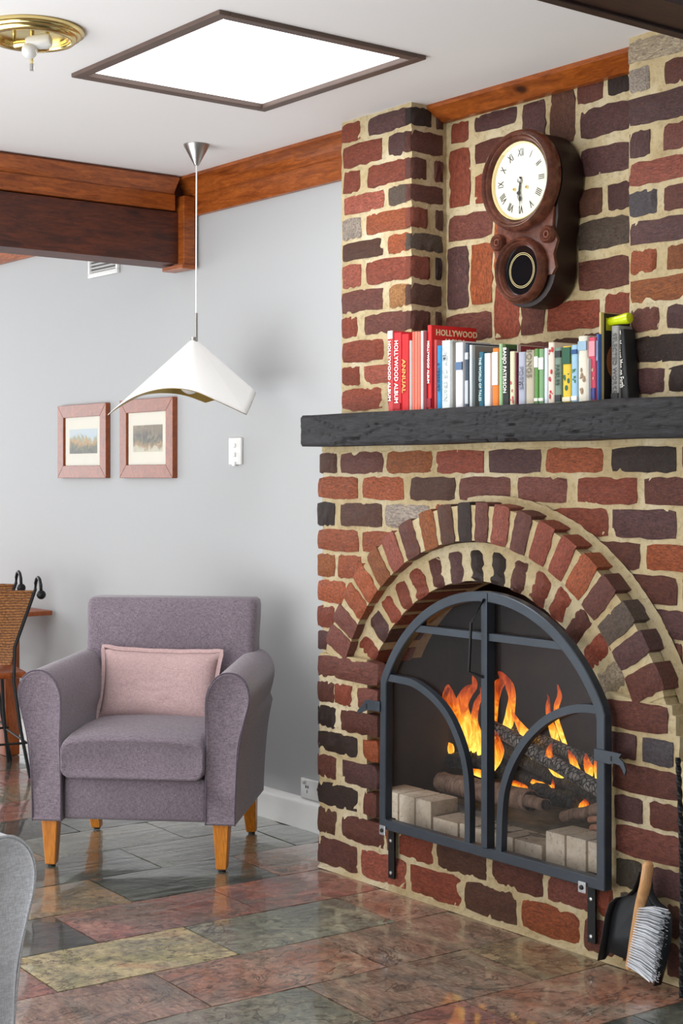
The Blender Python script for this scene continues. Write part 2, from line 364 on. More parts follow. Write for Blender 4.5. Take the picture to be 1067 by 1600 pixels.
# cornices, skirting
def cornice(name, x0, x1, Yw, top=CE, h=.15, proj=.085):
    prof = [(Yw, top), (Yw-proj, top), (Yw-proj, top-.012)]+[(Yw-proj+.05*math.sin(R(t_)), top-.012-.05*(1-math.cos(R(t_)))) for t_ in (20, 40, 60, 80)]+[(Yw-proj+.055, top-.07), (Yw-.022, top-.074), (Yw-.02, top-h), (Yw, top-h)]
    b = B(); b.prism(prof, x0, x1, 'X'); o = b.go(name, M['cornice'], angle=25); return tag(o, kind='structure')
cornice('trim_1', XL, -4.10, WY)
o = B().prism([(3.35, CE), (3.272, CE), (3.272, CE-.014), (3.30, CE-.03), (3.33, CE-.048), (3.35, CE-.05)], -3.739, -2.825, 'X').go('trim_2', M['cornice'], angle=25); tag(o, kind='structure')
b = B(); b.prism([(WY, 0), (WY-.022, 0), (WY-.022, .085), (WY-.018, .098), (WY-.008, .108), (WY, .112)], XL, -4.12, 'X'); tag(b.go('baseboard_north', M['gloss_white'], angle=25), kind='structure')
# ------------------------------------------------------------------ brickwork
unit = []
deep = []
for v in range(24):
    rs = random.Random(100+v); t = bmesh.new(); nx, nz_ = 7, 3; g = []
    for i in range(nx+1):
        row = []
        for j in range(nz_+1):
            e = (i in (0, nx)) or (j in (0, nz_)); cnr = (i in (0, nx)) and (j in (0, nz_))
            x = i/nx-.5; z = j/nz_-.5
            if i in (0, nx): x += rs.uniform(-.012, .010)*(1 if x > 0 else -1)
            if j in (0, nz_): z += rs.uniform(-.045, .04)*(1 if z > 0 else -1)
            if cnr: x *= .975; z *= .90
            y = -1+(rs.uniform(.10, .2) if e else rs.uniform(-.12, .08))*(1 if v < 14 else .3)
            row.append(t.verts.new((x, y, z)))
        g.append(row)
    for i in range(nx):
        for j in range(nz_): t.faces.new((g[i][j], g[i+1][j], g[i+1][j+1], g[i][j+1]))
    ring = [g[i][0] for i in range(nx+1)]+[g[nx][j] for j in range(1, nz_+1)]+[g[i][nz_] for i in range(nx-1, -1, -1)]+[g[0][j] for j in range(nz_-1, 0, -1)]
    low = [t.verts.new((q.co.x*1.01, 0, q.co.z*1.03)) for q in ring]
    for i in range(len(ring)): t.faces.new((ring[i], ring[(i+1) % len(ring)], low[(i+1) % len(ring)], low[i]))
    bmesh.ops.recalc_face_normals(t, faces=t.faces)
    me = bpy.data.meshes.new('brick'); t.to_mesh(me); t.free(); me.shade_smooth(); me.set_sharp_from_angle(angle=R(52)); me.materials.append(M['brick']); (unit if v < 14 else deep).append(me)
CL = {'o': (192, 100, 56), 'r': (168, 82, 58), 'm': (120, 68, 57), 'p': (104, 70, 70), 'n': (104, 66, 50), 'k': (48, 38, 36), 'w': (196, 184, 168), 't': (196, 140, 84),
      's': (192, 104, 82), 'g': (104, 92, 80), 'b': (92, 90, 96), 'l': (74, 72, 60), 'c': (206, 190, 160), 'q': (142, 82, 70), 'y': (172, 98, 46)}
def brick(parent, c, cx, cy, cz, wx, hz, dep=.03, ry=0, rz=0):
    o = bpy.data.objects.new('brick', random.choice(deep if dep > .06 else unit)); COL.objects.link(o); o.parent = parent
    o.location = (cx, cy, cz); o.rotation_euler = (0, ry, rz); o.scale = (wx, dep, hz)
    k = CL[c]; j = random.uniform(.82, 1.16); o.color = (*[min(1, v*j*1.4) for v in lin(k)], 1); return o
def row(parent, Y, z0, z1, lst, dep=.03, gap=.0065):
    for x0, x1, c in lst:
        a0, a1 = PX(x0, Y), PX(x1, Y)
        brick(parent, c, (a0+a1)/2, Y+dep, EYE+(z0+z1)/2, a1-a0, (z1-z0)-2*gap, dep, R(random.uniform(-.5, .5)))
def mface(b, x0, x1, z0, z1, Y, back, hole=None, cell=.0125, amp=.0042):
    nx = max(1, int((x1-x0)/cell)); nzz = max(1, int((z1-z0)/cell)); vs = {}
    def vert(i, j, bk=0):
        k = (i, j, bk)
        if k not in vs:
            x = x0+(x1-x0)*i/nx; z = z0+(z1-z0)*j/nzz
            y = back if bk else Y+amp*(nz((x, Y, z), 42)+.6*nz((x, 3, z), 15))
            vs[k] = b.bm.verts.new((x, y, z))
        return vs[k]
    ok = lambda i, j: 0 <= i < nx and 0 <= j < nzz and not (hole and hole(x0+(x1-x0)*(i+.5)/nx, z0+(z1-z0)*(j+.5)/nzz))
    for i in range(nx):
        for j in range(nzz):
            if not ok(i, j): continue
            b.bm.faces.new((vert(i, j), vert(i+1, j), vert(i+1, j+1), vert(i, j+1)))
            for di, dj, e in ((-1, 0, ((i, j), (i, j+1))), (1, 0, ((i+1, j), (i+1, j+1))), (0, -1, ((i, j), (i+1, j))), (0, 1, ((i, j+1), (i+1, j+1)))):
                if not ok(i+di, j+dj):
                    (p, q), (r_, s2) = e
                    b.bm.faces.new((vert(p, q), vert(r_, s2), vert(r_, s2, 1), vert(p, q, 1)))
YBR, YS, YI = 3.15, 3.065, 3.095      # breast face, surround face, inner ring face
MO = .0068                             # mortar set behind the brick faces
AC = (-3.30, EYE-.853)                 # outer ring centre
IC = (-3.309, EYE-.875)
# lower chimney wall
b = B()
BX0, BX1 = -4.145, -2.47
mface(b, BX0, BX1, 0, EYE+.097, YBR+MO, 3.4, lambda x, z: (math.hypot(x-AC[0], z-AC[1]) < .69 and z > EYE-.66) or (-3.83 < x < -2.74 and z < EYE-.64))
JL, JR = -4.05, -2.56                  # surround outer sides
OL, OR = -3.80, -2.79                  # opening sides
def jr(z): return JR+.055*min(1, max(0, (EYE-.58-z)/.25))
mface(b, JL, OL, 0, EYE-.585, YS+MO, YBR+.02, lambda x, z: x > OL-.004)
mface(b, OR, -2.50, 0, EYE-.585, YS+MO, YBR+.02, lambda x, z: x > jr(z)-.002)
mface(b, OL, OR, 0, EYE-1.10, YS+MO, 3.103)
def annulus(b, c, r0, r1, Y, back, a0, a1, n=170, m=9, amp=.004):
    def fn(u, v):
        a_ = R(a0+(a1-a0)*u); r = r0+(r1-r0)*v; x = c[0]+r*math.cos(a_); z = c[1]+r*math.sin(a_)
        return Vector((x, Y+amp*(nz((x, Y, z), 42)+.6*nz((x, 3, z), 15)), z))
    b.grid(n, m, fn)
    for r in (r0, r1):
        b.grid(n, 2, lambda u, v: Vector((c[0]+r*math.cos(R(a0+(a1-a0)*u)), fn(u, 0 if r == r0 else 1).y*(1-v)+back*v, c[1]+r*math.sin(R(a0+(a1-a0)*u)))))
    for e in (0, 1):
        b.grid(1, 1, lambda u, v: Vector((c[0]+(r0+(r1-r0)*u)*math.cos(R(a0+(a1-a0)*e)), Y*(1-v)+back*v, c[1]+(r0+(r1-r0)*u)*math.sin(R(a0+(a1-a0)*e)))))
annulus(b, AC, .664, .768, YS+MO, YBR+.03, 22, 159)
annulus(b, IC, .566, .68, YI+MO, 3.3, 27, 153)
# wedge shaped fills at the arch springing
b.prism([(OL-.005, EYE-.60), (JL+.02, EYE-.60), (JL+.05, EYE-.55), (-3.91, EYE-.575), (-3.86, EYE-.55), (-3.81, EYE-.575)], YI+.004, YBR+.02, 'Y')
b.prism([(OR, EYE-.60), (-2.575, EYE-.60), (-2.60, EYE-.555), (-2.69, EYE-.585), (-2.79, EYE-.575)], YS+MO+.002, YBR+.02, 'Y')
# mortar fillet thrown against the outer ring on the right
b.grid(70, 4, lambda u, v: (lambda a_, rr: Vector((AC[0]+rr*math.cos(a_), YBR-.03*(1-v)**1.6-.002+.002*nz((u*9, v*3, 1), 6)+(.06*u*(1-v)*.0), AC[1]+rr*math.sin(a_))))(R(98-82*u), .770+.026*v+.005*nz((u*8, 2, v), 5)))
# rough mortar under the mantel and along the floor
b.box((BX0+.01, YBR-.004, EYE+.082), (BX1, YBR+.03, EYE+.1))
b.prism([(YS+.012, 0), (YS-.010, 0), (YS-.004, .006), (YS+.012, .014)], JL+.01, -2.50, 'X')
fp = b.go('wall_fireplace', M['mortar'], angle=60); tag(fp, kind='structure')
Z = [.085, .003, -.082, -.173, -.257, -.346, -.432, -.517, -.595]
def U(i, l): row(fp, YBR, Z[i+1], Z[i], l)
U(0, [(497.5, 524, 'n'), (530, 596, 'm'), (602, 673, 'y'), (680, 754, 'r'), (761, 843, 'p'), (851, 940, 'o'), (953, 1054, 'k'), (1064, 1130, 'm')])
U(1, [(495.5, 557, 'o'), (565, 629, 'o'), (639, 709, 'n'), (716, 796, 'q'), (807, 883, 'q'), (900, 993, 'r'), (1004, 1090, 'm')])
U(2, [(494, 521, 'k'), (530, 594, 'n'), (600, 668, 'w'), (678, 702, 'o'), (812, 848, 'q'), (862, 948, 'r'), (955, 1054, 'p'), (1074, 1140, 'm')])
U(3, [(495, 558, 'o'), (564, 618, 'o'), (925, 998, 'm'), (1008, 1090, 'o')])
U(4, [(494, 521, 'y'), (526, 562, 'o'), (970, 1055, 'm'), (1064, 1120, 'q')])
U(5, [(495, 538, 'o'), (1008, 1090, 'p')])
U(6, [(494, 521, 'r'), (1045, 1064, 'q')])
U(7, [(495, 515, 'p')])
S = [-.583, -.67, -.75, -.833, -.912, -1.0, -1.087, -1.182, -1.284]
def J(i, l, dep=.04): row(fp, YS, S[i+1], S[i], l, dep)
J(0, [(494, 587, 'q')]); J(1, [(494, 519, 'm'), (520, 548, 'r'), (556, 588, 'q')]); J(2, [(494, 522, 'k'), (530, 588, 'm')])
J(3, [(494, 556, 'k'), (565, 588, 'o')]); J(4, [(494, 522, 'm'), (533, 586, 'p')]); J(5, [(494, 556, 'k'), (565, 586, 'm')])
J(6, [(494, 524, 'n'), (532, 598, 'm'), (602, 613, 'y'), (621, 674, 'r'), (680, 758, 'n'), (766, 846, 'm'), (853, 924, 'q'), (932, 956, 'r'), (966, 1028, 'g'), (1038, 1075, 'n')])
J(7, [(494, 556, 'm'), (562, 632, 's'), (639, 718, 'r'), (724, 805, 'n'), (813, 903, 'o'), (910, 962, 'm'), (970, 1030, 'n'), (1040, 1078, 'm')])
J(0, [(939, 1041, 'm')], .08); J(1, [(947, 992, 'p'), (1002, 1050, 'b')], .08); J(2, [(955, 1059, 'm')], .08); J(3, [(958, 1002, 'p'), (1013, 1064, 'm')], .08)
J(4, [(960, 1066, 'q')], .08); J(5, [(961, 1001, 'l'), (1016, 1068, 'p')], .08)
def vous(px, py, c, ctr, ri, ro, Y, wd, dep):
    p = P(px, py, 'Y', Y); a_ = math.atan2(p.z-ctr[1], p.x-ctr[0]); r = (ri+ro)/2
    brick(fp, c, ctr[0]+r*math.cos(a_), Y+dep, ctr[1]+r*math.sin(a_), ro-ri, wd, dep, -a_)
for px, py, c, wd in [(526, 1002, 'q', .074), (537.5, 971, 'q', .066), (554, 941, 'o', .068), (569, 913, 'o', .07), (588, 884, 'y', .066), (610.6, 860, 's', .07), (638.7, 846, 'm', .07), (668, 832, 'y', .068),
    (696, 825, 'n', .064), (724, 822, 'k', .058), (750, 821, 'm', .056), (779, 826, 's', .068), (811, 835, 'm', .066), (844, 849, 'r', .07), (879.5, 864, 'r', .066), (906, 901, 'o', .07), (931, 937, 'm', .07), (959, 976, 'g', .072), (981, 1019, 'p', .068), (1000, 1070, 'm', .078)]:
    vous(px, py, c, AC, .660, .778, YS, wd*.97, .085)
for px, py, c, wd in [(574, 1014, 'r', .06), (592, 980, 'p', .066), (609, 952, 'r', .058), (627, 927, 'r', .056), (652, 910.6, 'r', .064), (680, 897, 'm', .054), (711, 891, 'p', .06), (743, 888, 'k', .056), (776.5, 891, 'k', .06), (808, 900, 'm', .056), (841, 924, 'r', .064), (870, 950, 'r', .06), (898, 983, 'm', .06), (924, 1023, 'r', .066), (948, 1066, 'c', .074)]:
    vous(px, py, c, IC, .562, .657, YI, wd*1.0, .16)
# upper chimney wall: two piers and the recess between them
YP, YR = 3.20, 3.35
XP = -3.739; XQ = -2.825
b = B()
mface(b, -4.103, XP, EYE+.2, CE, YP+MO, 3.4); mface(b, XQ, -2.47, EYE+.2, CE, YP+MO, 3.4); mface(b, XP-.02, XQ+.02, EYE+.2, CE, YR+MO, 3.42)
up = b.go('wall_chimney', M['mortar'], angle=60); tag(up, kind='structure')
ZL = [1.195, 1.12, 1.033, .948, .874, .792, .718, .628, .542, .461, .374, .299, .215]
for i, l in enumerate([[(532, 561, 'r'), (573, 637, 'p')], [(534, 595, 'r'), (605, 637, 'p')], [(534, 560, 'r'), (572, 637, 'r')], [(535, 598, 's'), (605, 637, 'g')], [(533, 562, 'w'), (570, 637, 'o')], [(533, 596, 'n'), (604, 637, 'o')],
    [(533, 562, 's'), (570, 637, 'r')], [(532, 596, 'q'), (606, 637, 't')], [(532, 556, 'r'), (567, 637, 'q')], [(533, 597, 'r'), (604, 637, 'q')], [(532, 561, 'r'), (567, 637, 's')], [(532, 596, 'r'), (604, 637, 'm')]]):
    row(up, YP, ZL[i+1], ZL[i], l, .035)
for i, l in enumerate([[(641, 674, 'k'), (681, 692, 'n')], [(641, 692, 'm')], [(641, 666, 'm'), (678, 692, 'm')], [(641, 692, 'm')], [(641, 668, 'r'), (680, 692, 'n')], [(641, 692, 'g')], [(641, 672, 'r'), (680, 690, 'k')], [(641, 690, 'n')], [(641, 672, 'm'), (680, 690, 'n')], [(641, 690, 'm')], [(641, 672, 'r')], [(641, 690, 'n')]]):
    for x0, x1, c in l:
        y0 = P(x0, HZ, 'X', XP).y; y1 = P(x1, HZ, 'X', XP).y
        brick(up, c, XP-.025, (y0+y1)/2, EYE+(ZL[i]+ZL[i+1])/2, y1-y0, ZL[i]-ZL[i+1]-.017, .03, 0, R(90))
ZR = [1.195, 1.118, 1.038, .946, .8605, .782, .6996, .621, .542, .463, .385, .30, .215]
for i, l in enumerate([[(979, 1090, 'c')], [(981, 1012, 'w'), (1036, 1090, 'm')], [(980, 1090, 'p')], [(981, 1013, 'p'), (1034, 1090, 'q')], [(981, 1090, 's')], [(981, 1024, 'b'), (1035, 1090, 'm')], [(982, 1090, 'p')], [(983, 1023, 'o'), (1040, 1090, 'y')],
    [(983, 1090, 'y')], [(984, 1027, 'q'), (1040, 1090, 'p')], [(985, 1090, 'k')], [(985, 1036, 'p'), (1042, 1090, 'k')]]):
    row(up, YP, ZR[i+1], ZR[i], l, .035, .0075)
for x0, x1, y0, y1, c in [(703, 730, 190, 223, 'r'), (740, 805, 172, 201, 'p'), (815, 850, 157, 226, 'p'), (858, 895, 137, 226, 'n'), (700.5, 732.5, 231, 324, 'r'), (740, 803, 215, 252, 'm'), (740, 800, 265, 316, 'r'), (699, 768, 332, 374, 'q'), (697, 730, 384, 483, 'p'),
    (734, 767, 379, 477, 'o'), (694, 767, 489, 532, 'q'), (771, 809, 436, 530, 'r'), (771, 809, 330, 428, 'o'), (812, 849, 424, 524, 'm'), (853, 935, 469, 516, 'r'), (900, 940, 124, 160, 'm'), (948, 981, 113, 147, 'k'), (905, 981, 163, 211, 'p'), (906, 981, 226, 272, 'p'),
    (880, 939, 296, 339, 'n'), (948, 981, 284, 328, 'p'), (900, 981, 340, 388, 'g'), (902, 981, 402, 452, 'm'), (943, 983, 457, 505, 'r'), (815, 850, 235, 330, 'm'), (858, 893, 235, 290, 'm'), (812, 892, 340, 375, 'n'), (820, 892, 385, 420, 'm'), (862, 905, 527, 565, 'n'), (909, 940, 520, 562, 'm'),
    (694, 730, 541, 580, 'm'), (738, 800, 541, 580, 'r'), (806, 855, 534, 572, 'm'), (946, 983, 514, 556, 'p')]:
    xm = (x0+x1)/2; z0 = P(xm, y1, 'Y', YR).z; z1 = P(xm, y0, 'Y', YR).z; a0, a1 = PX(x0, YR), PX(x1, YR)
    if (z1-z0) > 1.3*(a1-a0): brick(up, c, (a0+a1)/2, YR+.03, (z0+z1)/2, z1-z0-.004, a1-a0, .03, R(90))
    else: brick(up, c, (a0+a1)/2, YR+.03, (z0+z1)/2, a1-a0, z1-z0-.004, .03)
# firebox
b = B(); b.box((-3.95, 3.72, 0), (-2.64, 3.80, 1.25)); b.box((-3.95, 3.3, 0), (-3.86, 3.72, 1.25)); b.box((-2.73, 3.3, 0), (-2.64, 3.72, 1.25)); b.box((-3.95, 3.3, 1.12), (-2.64, 3.8, 1.25)); b.box((OL-.07, YBR-.02, .2), (OL, 3.42, EYE-.42)); b.box((OR, YBR-.02, .2), (OR+.07, 3.42, EYE-.42))
tag(b.go('wall_firebox', M['soot'], smooth=False), kind='structure')
b = B(); b.grid(50, 26, lambda u, v: Vector((-3.86+1.13*u, 3.14+.58*v, EYE-1.047+.006*nz((u*9, v*5, 0), 3)))); b.box((-3.86, 3.16, 0), (-2.73, 3.72, EYE-1.06))
tag(b.go('floor_firebox', M['ash']), kind='structure')
FB = tag(B().box((OL+.01, 3.105, EYE-1.13), (OR-.01, 3.24, EYE-1.098)).go('firebrick_kerb', M['ash'], smooth=False), 'low kerb of pale firebricks standing behind the iron fire screen', 'kerb')
for x0, x1, hi in [(594, 625, 1), (626, 651, 1), (652, 677, 1), (679, 719, 0), (720, 742, 0), (743, 762, 0), (763, 783, 0), (784, 805, 0), (807, 851, 0), (854, 885, 1), (887, 919, 1), (920, 950, 1)]:
    a0, a1 = PX(x0, 3.13), PX(x1, 3.13)
    bb = B().box((a0+.001, 3.12+random.uniform(0, .004), EYE-1.098), (a1-.002, 3.235 if hi else 3.23, EYE+(-1.0 if hi else -1.045)+random.uniform(-.002, .002)), .004, 2)
    bb.go('brick', M['firebrick'], FB)
# ------------------------------------------------------------------ mantel
b = B(); rings = []; NX = 260; MX0, MX1 = -4.125, -2.34
for i in range(NX+1):
    x = MX0+(MX1-MX0)*i/NX; ring = []
    y0, y1, z0, z1 = 3.05, 3.345 if XP+.003 < x < XQ-.003 else 3.195, EYE+.098, EYE+.203
    pr = [(y0+.006, z0), (y0, z0+.01)]+[(y0, z0+.01+(z1-z0-.02)*k/14) for k in range(1, 14)]+[(y0, z1-.01), (y0+.008, z1), (y0+.06, z1), (y1, z1), (y1, z0), (y0+.06, z0)]
    for k, (y, z) in enumerate(pr):
        d = 0
        if k < 18:
            d = .003*nz((x*1.5, k*.2, 5), 1.6)+.0022*nz((x*2.2, z*75, 1), 2.)
            cr = nz((x*1.1, z*34+nz((x*2, 0, 0), 2)*1.2, 9), 1.6); d += .005*max(0, 1-abs(cr)*16)
        zz = .004*nz((x*2.3, z, 3), 2)
        ring.append(Vector((x, y+d, z+zz if y > y0+.05 or k in (0, 1, 15, 16, 17) else z)))
    rings.append(ring)
b.loft(rings)
tag(b.go('mantel_beam', M['mantel'], angle=50), 'thick black charred timber mantel shelf across the brick chimney', 'mantel')
# ------------------------------------------------------------------ beams
cb = thing('ceiling_beam', 'brown stained ceiling beam running out from the white wall above the pictures', 'beam', (-5.26, WY, CE))
b = B(); prof = [(-.04, 0), (.02, 0), (.04, -.012), (.012, -.045), (.0, -.062), (-.002, -.07), (.004, -.072), (.004, -.135), (-.04, -.135)]
b.prism(prof, -(WY-YB)+.02, -.10, 'Y'); b.go('cornice_board', M['cornice'], cb, angle=25)
b = B(); b.prism([(-.17, -.005), (-.04, -.005), (-.04, -.13), (-.012, -.14), (-.012, -.345), (-.17, -.345)], -(WY-YB)+.02, -.02, 'Y'); b.go('beam', M['beamwood'], cb, smooth=False)
b = B(); b.box((-.05, -.075, -.350), (.03, -.022, -.076), .002); b.box((-.12, -.085, -.368), (.035, -.022, -.350), .002); b.go('wall_post', M['cornice'], cb, smooth=False)
cb2 = thing('dark_beam', 'very dark brown ceiling beam at the top right above the chimney', 'beam', (-2.445, YP, EYE+1.08))
b = B(); b.prism([(0, .0), (.02, -.004), (.16, -.004), (.16, .12), (0, .12)], -(YP-YB)+.02, -.004, 'Y'); b.go('beam', M['darkwood'], cb2, smooth=False)
b = B(); b.box((-.0, -(YP-YB)+.02, -.012), (.03, -.005, -.003), .002); b.go('edge_strip', M['darkwood'], cb2, smooth=False)
# ------------------------------------------------------------------ skylight
sk = thing('skylight', 'large square ceiling skylight with glowing white diffuser and dark frame', 'skylight', (-3.70, 2.533, CE))
b = B()
for lo, hi in [((-.40, -.353), (.40, -.318)), ((-.40, .318), (.40, .353)), ((-.40, -.318), (-.365, .318)), ((.365, -.318), (.40, .318))]: b.box((*lo, -.012), (*hi, .03), .003)
b.go('frame', plain('dark_bronze_frame', (92, 74, 66), .5), sk, smooth=False)
B().box((-.366, -.319, .004), (.366, .319, .012)).go('diffuser', emis('skylight_diffuser', (250, 253, 255), 1.9), sk, smooth=False)
# ------------------------------------------------------------------ brass ceiling light
p = P(50, 52, 'Z', CE-.01)
cl = thing('ceiling_light', 'round polished brass ceiling light with bare bulbs and no shade', 'lamp', (p.x, p.y, CE))
b = B(); b.lathe([(.0, 0), (.136, 0), (.140, -.004), (.139, -.010), (.132, -.012), (.131, -.017), (.127, -.020), (.121, -.020), (.119, -.026), (.113, -.031), (.105, -.031), (.101, -.027), (.100, -.021), (.095, -.021), (.093, -.014), (.0, -.012)], 64); b.go('base_plate', M['brass'], cl, angle=60)
B().tube([(0, 0, -.01), (0, 0, -.065), (0, 0, -.108)], [.006, .005, .004], 12).go('rod', M['brass'], cl)
B().lathe([(0, 0), (.006, 0), (.006, .018), (0, .02)], 12).go('rod_nut', M['steel'], cl, loc=(0, 0, -.11))
rt = Vector((c_, s_, 0)); tw = Vector((s_, -c_, 0))
def holder(st, d, kind):
    B().tube([st+Vector((0, 0, .04)), st+Vector((0, 0, .012)), st], [.005, .005, .008], 8).go('bracket', M['brass'], cl)
    e = st+d*.034; B().tube([st, st+d*.012, e], [.011, .014, .013], 14).go('lamp_holder', M['brass'], cl)
    if kind: B().tube([e, e+d*.008, e+d*.056, e+d*.066, e+d*.070], [.015, .019, .021, .016, .005], 18).go('bulb', M['bulb'], cl)
    else: B().sph(e+d*.02+Vector((0, 0, -.008)), .021, 18).go('bulb', M['bulb'], cl)
holder(rt*-.045+tw*.01+Vector((0, 0, -.045)), (rt*.97+tw*.1+Vector((0, 0, .1))).normalized(), 1)
holder(rt*.04+tw*-.01+Vector((0, 0, -.045)), (rt*-.8+tw*.6+Vector((0, 0, -.2))).normalized(), 0)
# ------------------------------------------------------------------ pendant lamp
pc = P(307, 226, 'Z', CE); DP = -s_*pc.x+c_*pc.y
pl = thing('pendant_lamp', 'white folded sheet pendant lamp hanging on a cord from the ceiling', 'lamp', (pc.x, pc.y, CE))
def LP(x, y, dd=0): return PD(x, y, DP+dd)-pl.location
B().lathe([(.0, 0), (.047, 0), (.047, -.004), (.012, -.068), (.008, -.075), (0, -.075)], 40).go('canopy', M['steel'], pl)
az = (PD(302, 528, DP)-pl.location).z
B().tube([(0, 0, -.07), (-.002, 0, -.35), (-.003, 0, az+.085)], .0028, 8).go('cord', plain('white_cord', (238, 238, 236), .5, var=.02), pl)
B().tube([(-.003, 0, az+.09), (-.003, 0, az-.012)], .0065, 12).go('stem', M['steel'], pl)
ctrl = [(168, 648, -.02), (185, 634, -.07), (212, 618, -.13), (245, 608, -.19), (275, 606, -.22), (305, 611, -.22), (340, 626, -.19), (385, 647, -.13), (393, 630, -.04), (400, 612, .05), (372, 622, .12), (345, 622, .17), (321, 628, .21), (290, 617, .22), (260, 613, .21), (225, 616, .15), (195, 630, .07), (168, 648, .0)]
bd = [LP(*q) for q in ctrl]
dense = []
def cr(p0, p1, p2, p3, t): return .5*((2*p1)+(p2-p0)*t+(2*p0-5*p1+4*p2-p3)*t*t+(3*p1-p0-3*p2+p3)*t**3)
segs = [(0, 7), (7, 9), (9, 12), (12, 17)]
for s0, s1 in segs:
    for i in range(s0, s1):
        p0 = bd[max(s0, i-1)]; p3 = bd[min(s1, i+2)]
        for k in range(6): dense.append(cr(p0, bd[i], bd[i+1], p3, k/6))
ap = LP(302.5, 527); b = B(); nr = 14; rings = []
nb = len(dense)
for k in range(nr+1):
    f = k/nr; ring = []
    for j, q in enumerate(dense):
        pt = ap.lerp(q, f); pt = pt+Vector((0, 0, -.010*math.sin(math.pi*min(1, f*1.0))*0)); 
        if k == 0: pt = ap+(q-ap)*.02
        ring.append(pt)
    rings.append(ring)
b.loft(rings, False)
b.bm.faces.new(list(b.bm.verts)[:nb])
shd = b.go('shade', M['shade'], pl, recalc=True, angle=60)
me = shd.data; me.materials.append(M['gold'])
so = shd.modifiers.new('solid', 'SOLIDIFY'); so.thickness = .0022; so.offset = 0; so.material_offset = 0
# orient normals up then line the underside with gold
bm = bmesh.new(); bm.from_mesh(me); bm.normal_update()
if sum(f.normal.z*f.calc_area() for f in bm.faces) < 0: bmesh.ops.reverse_faces(bm, faces=bm.faces)
bm.to_mesh(me); bm.free()
so.offset = -1; so.thickness = .0018
ln = link('shade_lining', me.copy(), None, pl); ln.data.materials.clear(); ln.data.materials.append(M['gold']); ln.location = (0, 0, -.0035); ln['label'] = 'gold lining'
B().sph((LP(297, 596)), .042, 20, (1, 1, 1.1)).go('bulb', M['bulb'], pl)
B().tube([ap, ap+Vector((0, 0, -.08))], .014, 12).go('lamp_holder', M['steel'], pl)
# ------------------------------------------------------------------ wall fittings
def wbox(px0, px1, py0, py1, Y=3.36):
    a0, a1 = PX(px0, Y), PX(px1, Y); xm = (px0+px1)/2
    return a0, a1, P(xm, py1, 'Y', Y).z, P(xm, py0, 'Y', Y).z
def picture(px0, px1, py0, py1, label, stops, seed):
    x0, x1, z0, z1 = wbox(px0, px1, py0, py1, 3.345); cx, cz = (x0+x1)/2, (z0+z1)/2; w, h = (x1-x0)/2, (z1-z0)/2
    t = thing('framed_picture', label, 'picture', (cx, WY, cz), 0, 'framed prints on the white wall'); t_ = .056; fr = B()
    wd = wood('reddish_picture_frame', (120, 56, 24), (158, 80, 36), .3, (10, 10, 10), .04) if 'pf' not in M else M['pf']; M['pf'] = wd
    y0, y1 = -.024, -.002
    for a_, b_, c2, d2 in [((-w, -h), (w, -h), (w-t_, -h+t_), (-w+t_, -h+t_)), ((-w, h), (w, h), (w-t_, h-t_), (-w+t_, h-t_)), ((-w, -h), (-w, h), (-w+t_, h-t_), (-w+t_, -h+t_)), ((w, -h), (w, h), (w-t_, h-t_), (w-t_, -h+t_))]:
        fr.prism([a_, b_, c2, d2], y0, y1, 'Y', .0015)
    fr.go('frame', wd, t, smooth=False)
    B().box((-w+t_-.004, -.012, -h+t_-.004), (w-t_+.004, -.003, h-t_+.004)).go('mount', plain('cream_mount_card', (222, 216, 200), .7, var=.02), t, smooth=False)
    iw, ih = w-t_-.042, h-t_-.055
    a = N('print_'+str(seed)); co = a.co(); sx = a.n('SeparateXYZ'); a.l(a.tc.outputs['Object'], sx.inputs[0])
    n1 = a.noise(co, 14+seed, 5, .7, .8); ad = a.n('Math', operation='MULTIPLY_ADD'); a.l(n1, ad.inputs[0]); ad.inputs[1].default_value = 1.3; 
    mr = a.n('MapRange'); a.l(sx.outputs['Z'], mr.inputs[0]); mr.inputs[1].default_value = -ih; mr.inputs[2].default_value = ih; mr.inputs[3].default_value = -.6; mr.inputs[4].default_value = .35
    a.l(mr.outputs[0], ad.inputs[2]); c = a.ramp(ad.outputs[0], stops)
    c = a.mix(a.ramp(a.noise(co, 45, 4, .7), [(.5, 0.), (.7, .45)]), c, lin((214, 196, 150))); a.col(c); a.set(Roughness=.6)
    B().box((-iw, -.0135, -ih), (iw, -.0118, ih)).go('print', a.m, t, smooth=False)
    B().grid(1, 1, lambda u, v: Vector(((w-t_+.002)*(2*u-1), -.017, (h-t_+.002)*(2*v-1)))).go('glass', M['glass'], t, smooth=False, recalc=False)
picture(92.5, 168, 632, 747, 'left framed print of golden trees under a pale sky on the white wall', [(.12, lin((66, 62, 46))), (.32, lin((96, 92, 52))), (.48, lin((186, 140, 62))), (.62, lin((150, 150, 120))), (.75, lin((186, 198, 206)))], 3)
picture(189.5, 272.5, 623, 747, 'right framed print with dark foliage and a pale patch on the white wall', [(.12, lin((196, 190, 170))), (.28, lin((158, 116, 58))), (.42, lin((88, 84, 56))), (.6, lin((62, 48, 40))), (.78, lin((120, 100, 70)))], 6)
x0, x1, z0, z1 = wbox(361, 380, 684, 726)
t = thing('light_switch', 'white three gang light switch on the wall right of the pictures', 'switch', ((x0+x1)/2, WY, (z0+z1)/2)); w, h = (x1-x0)/2, (z1-z0)/2
B().box((-w, -.012, -h), (w, -.001, h), .003).go('plate', M['gloss_white'], t)
for k in range(3): B().box((-.010, -.019, h*.42-k*.036-.009), (.010, -.011, h*.42-k*.036+.009), .003).go('rocker', M['gloss_white'], t)
x0, x1, z0, z1 = wbox(474, 513, 1216, 1250)
z0, z1 = .113, .185
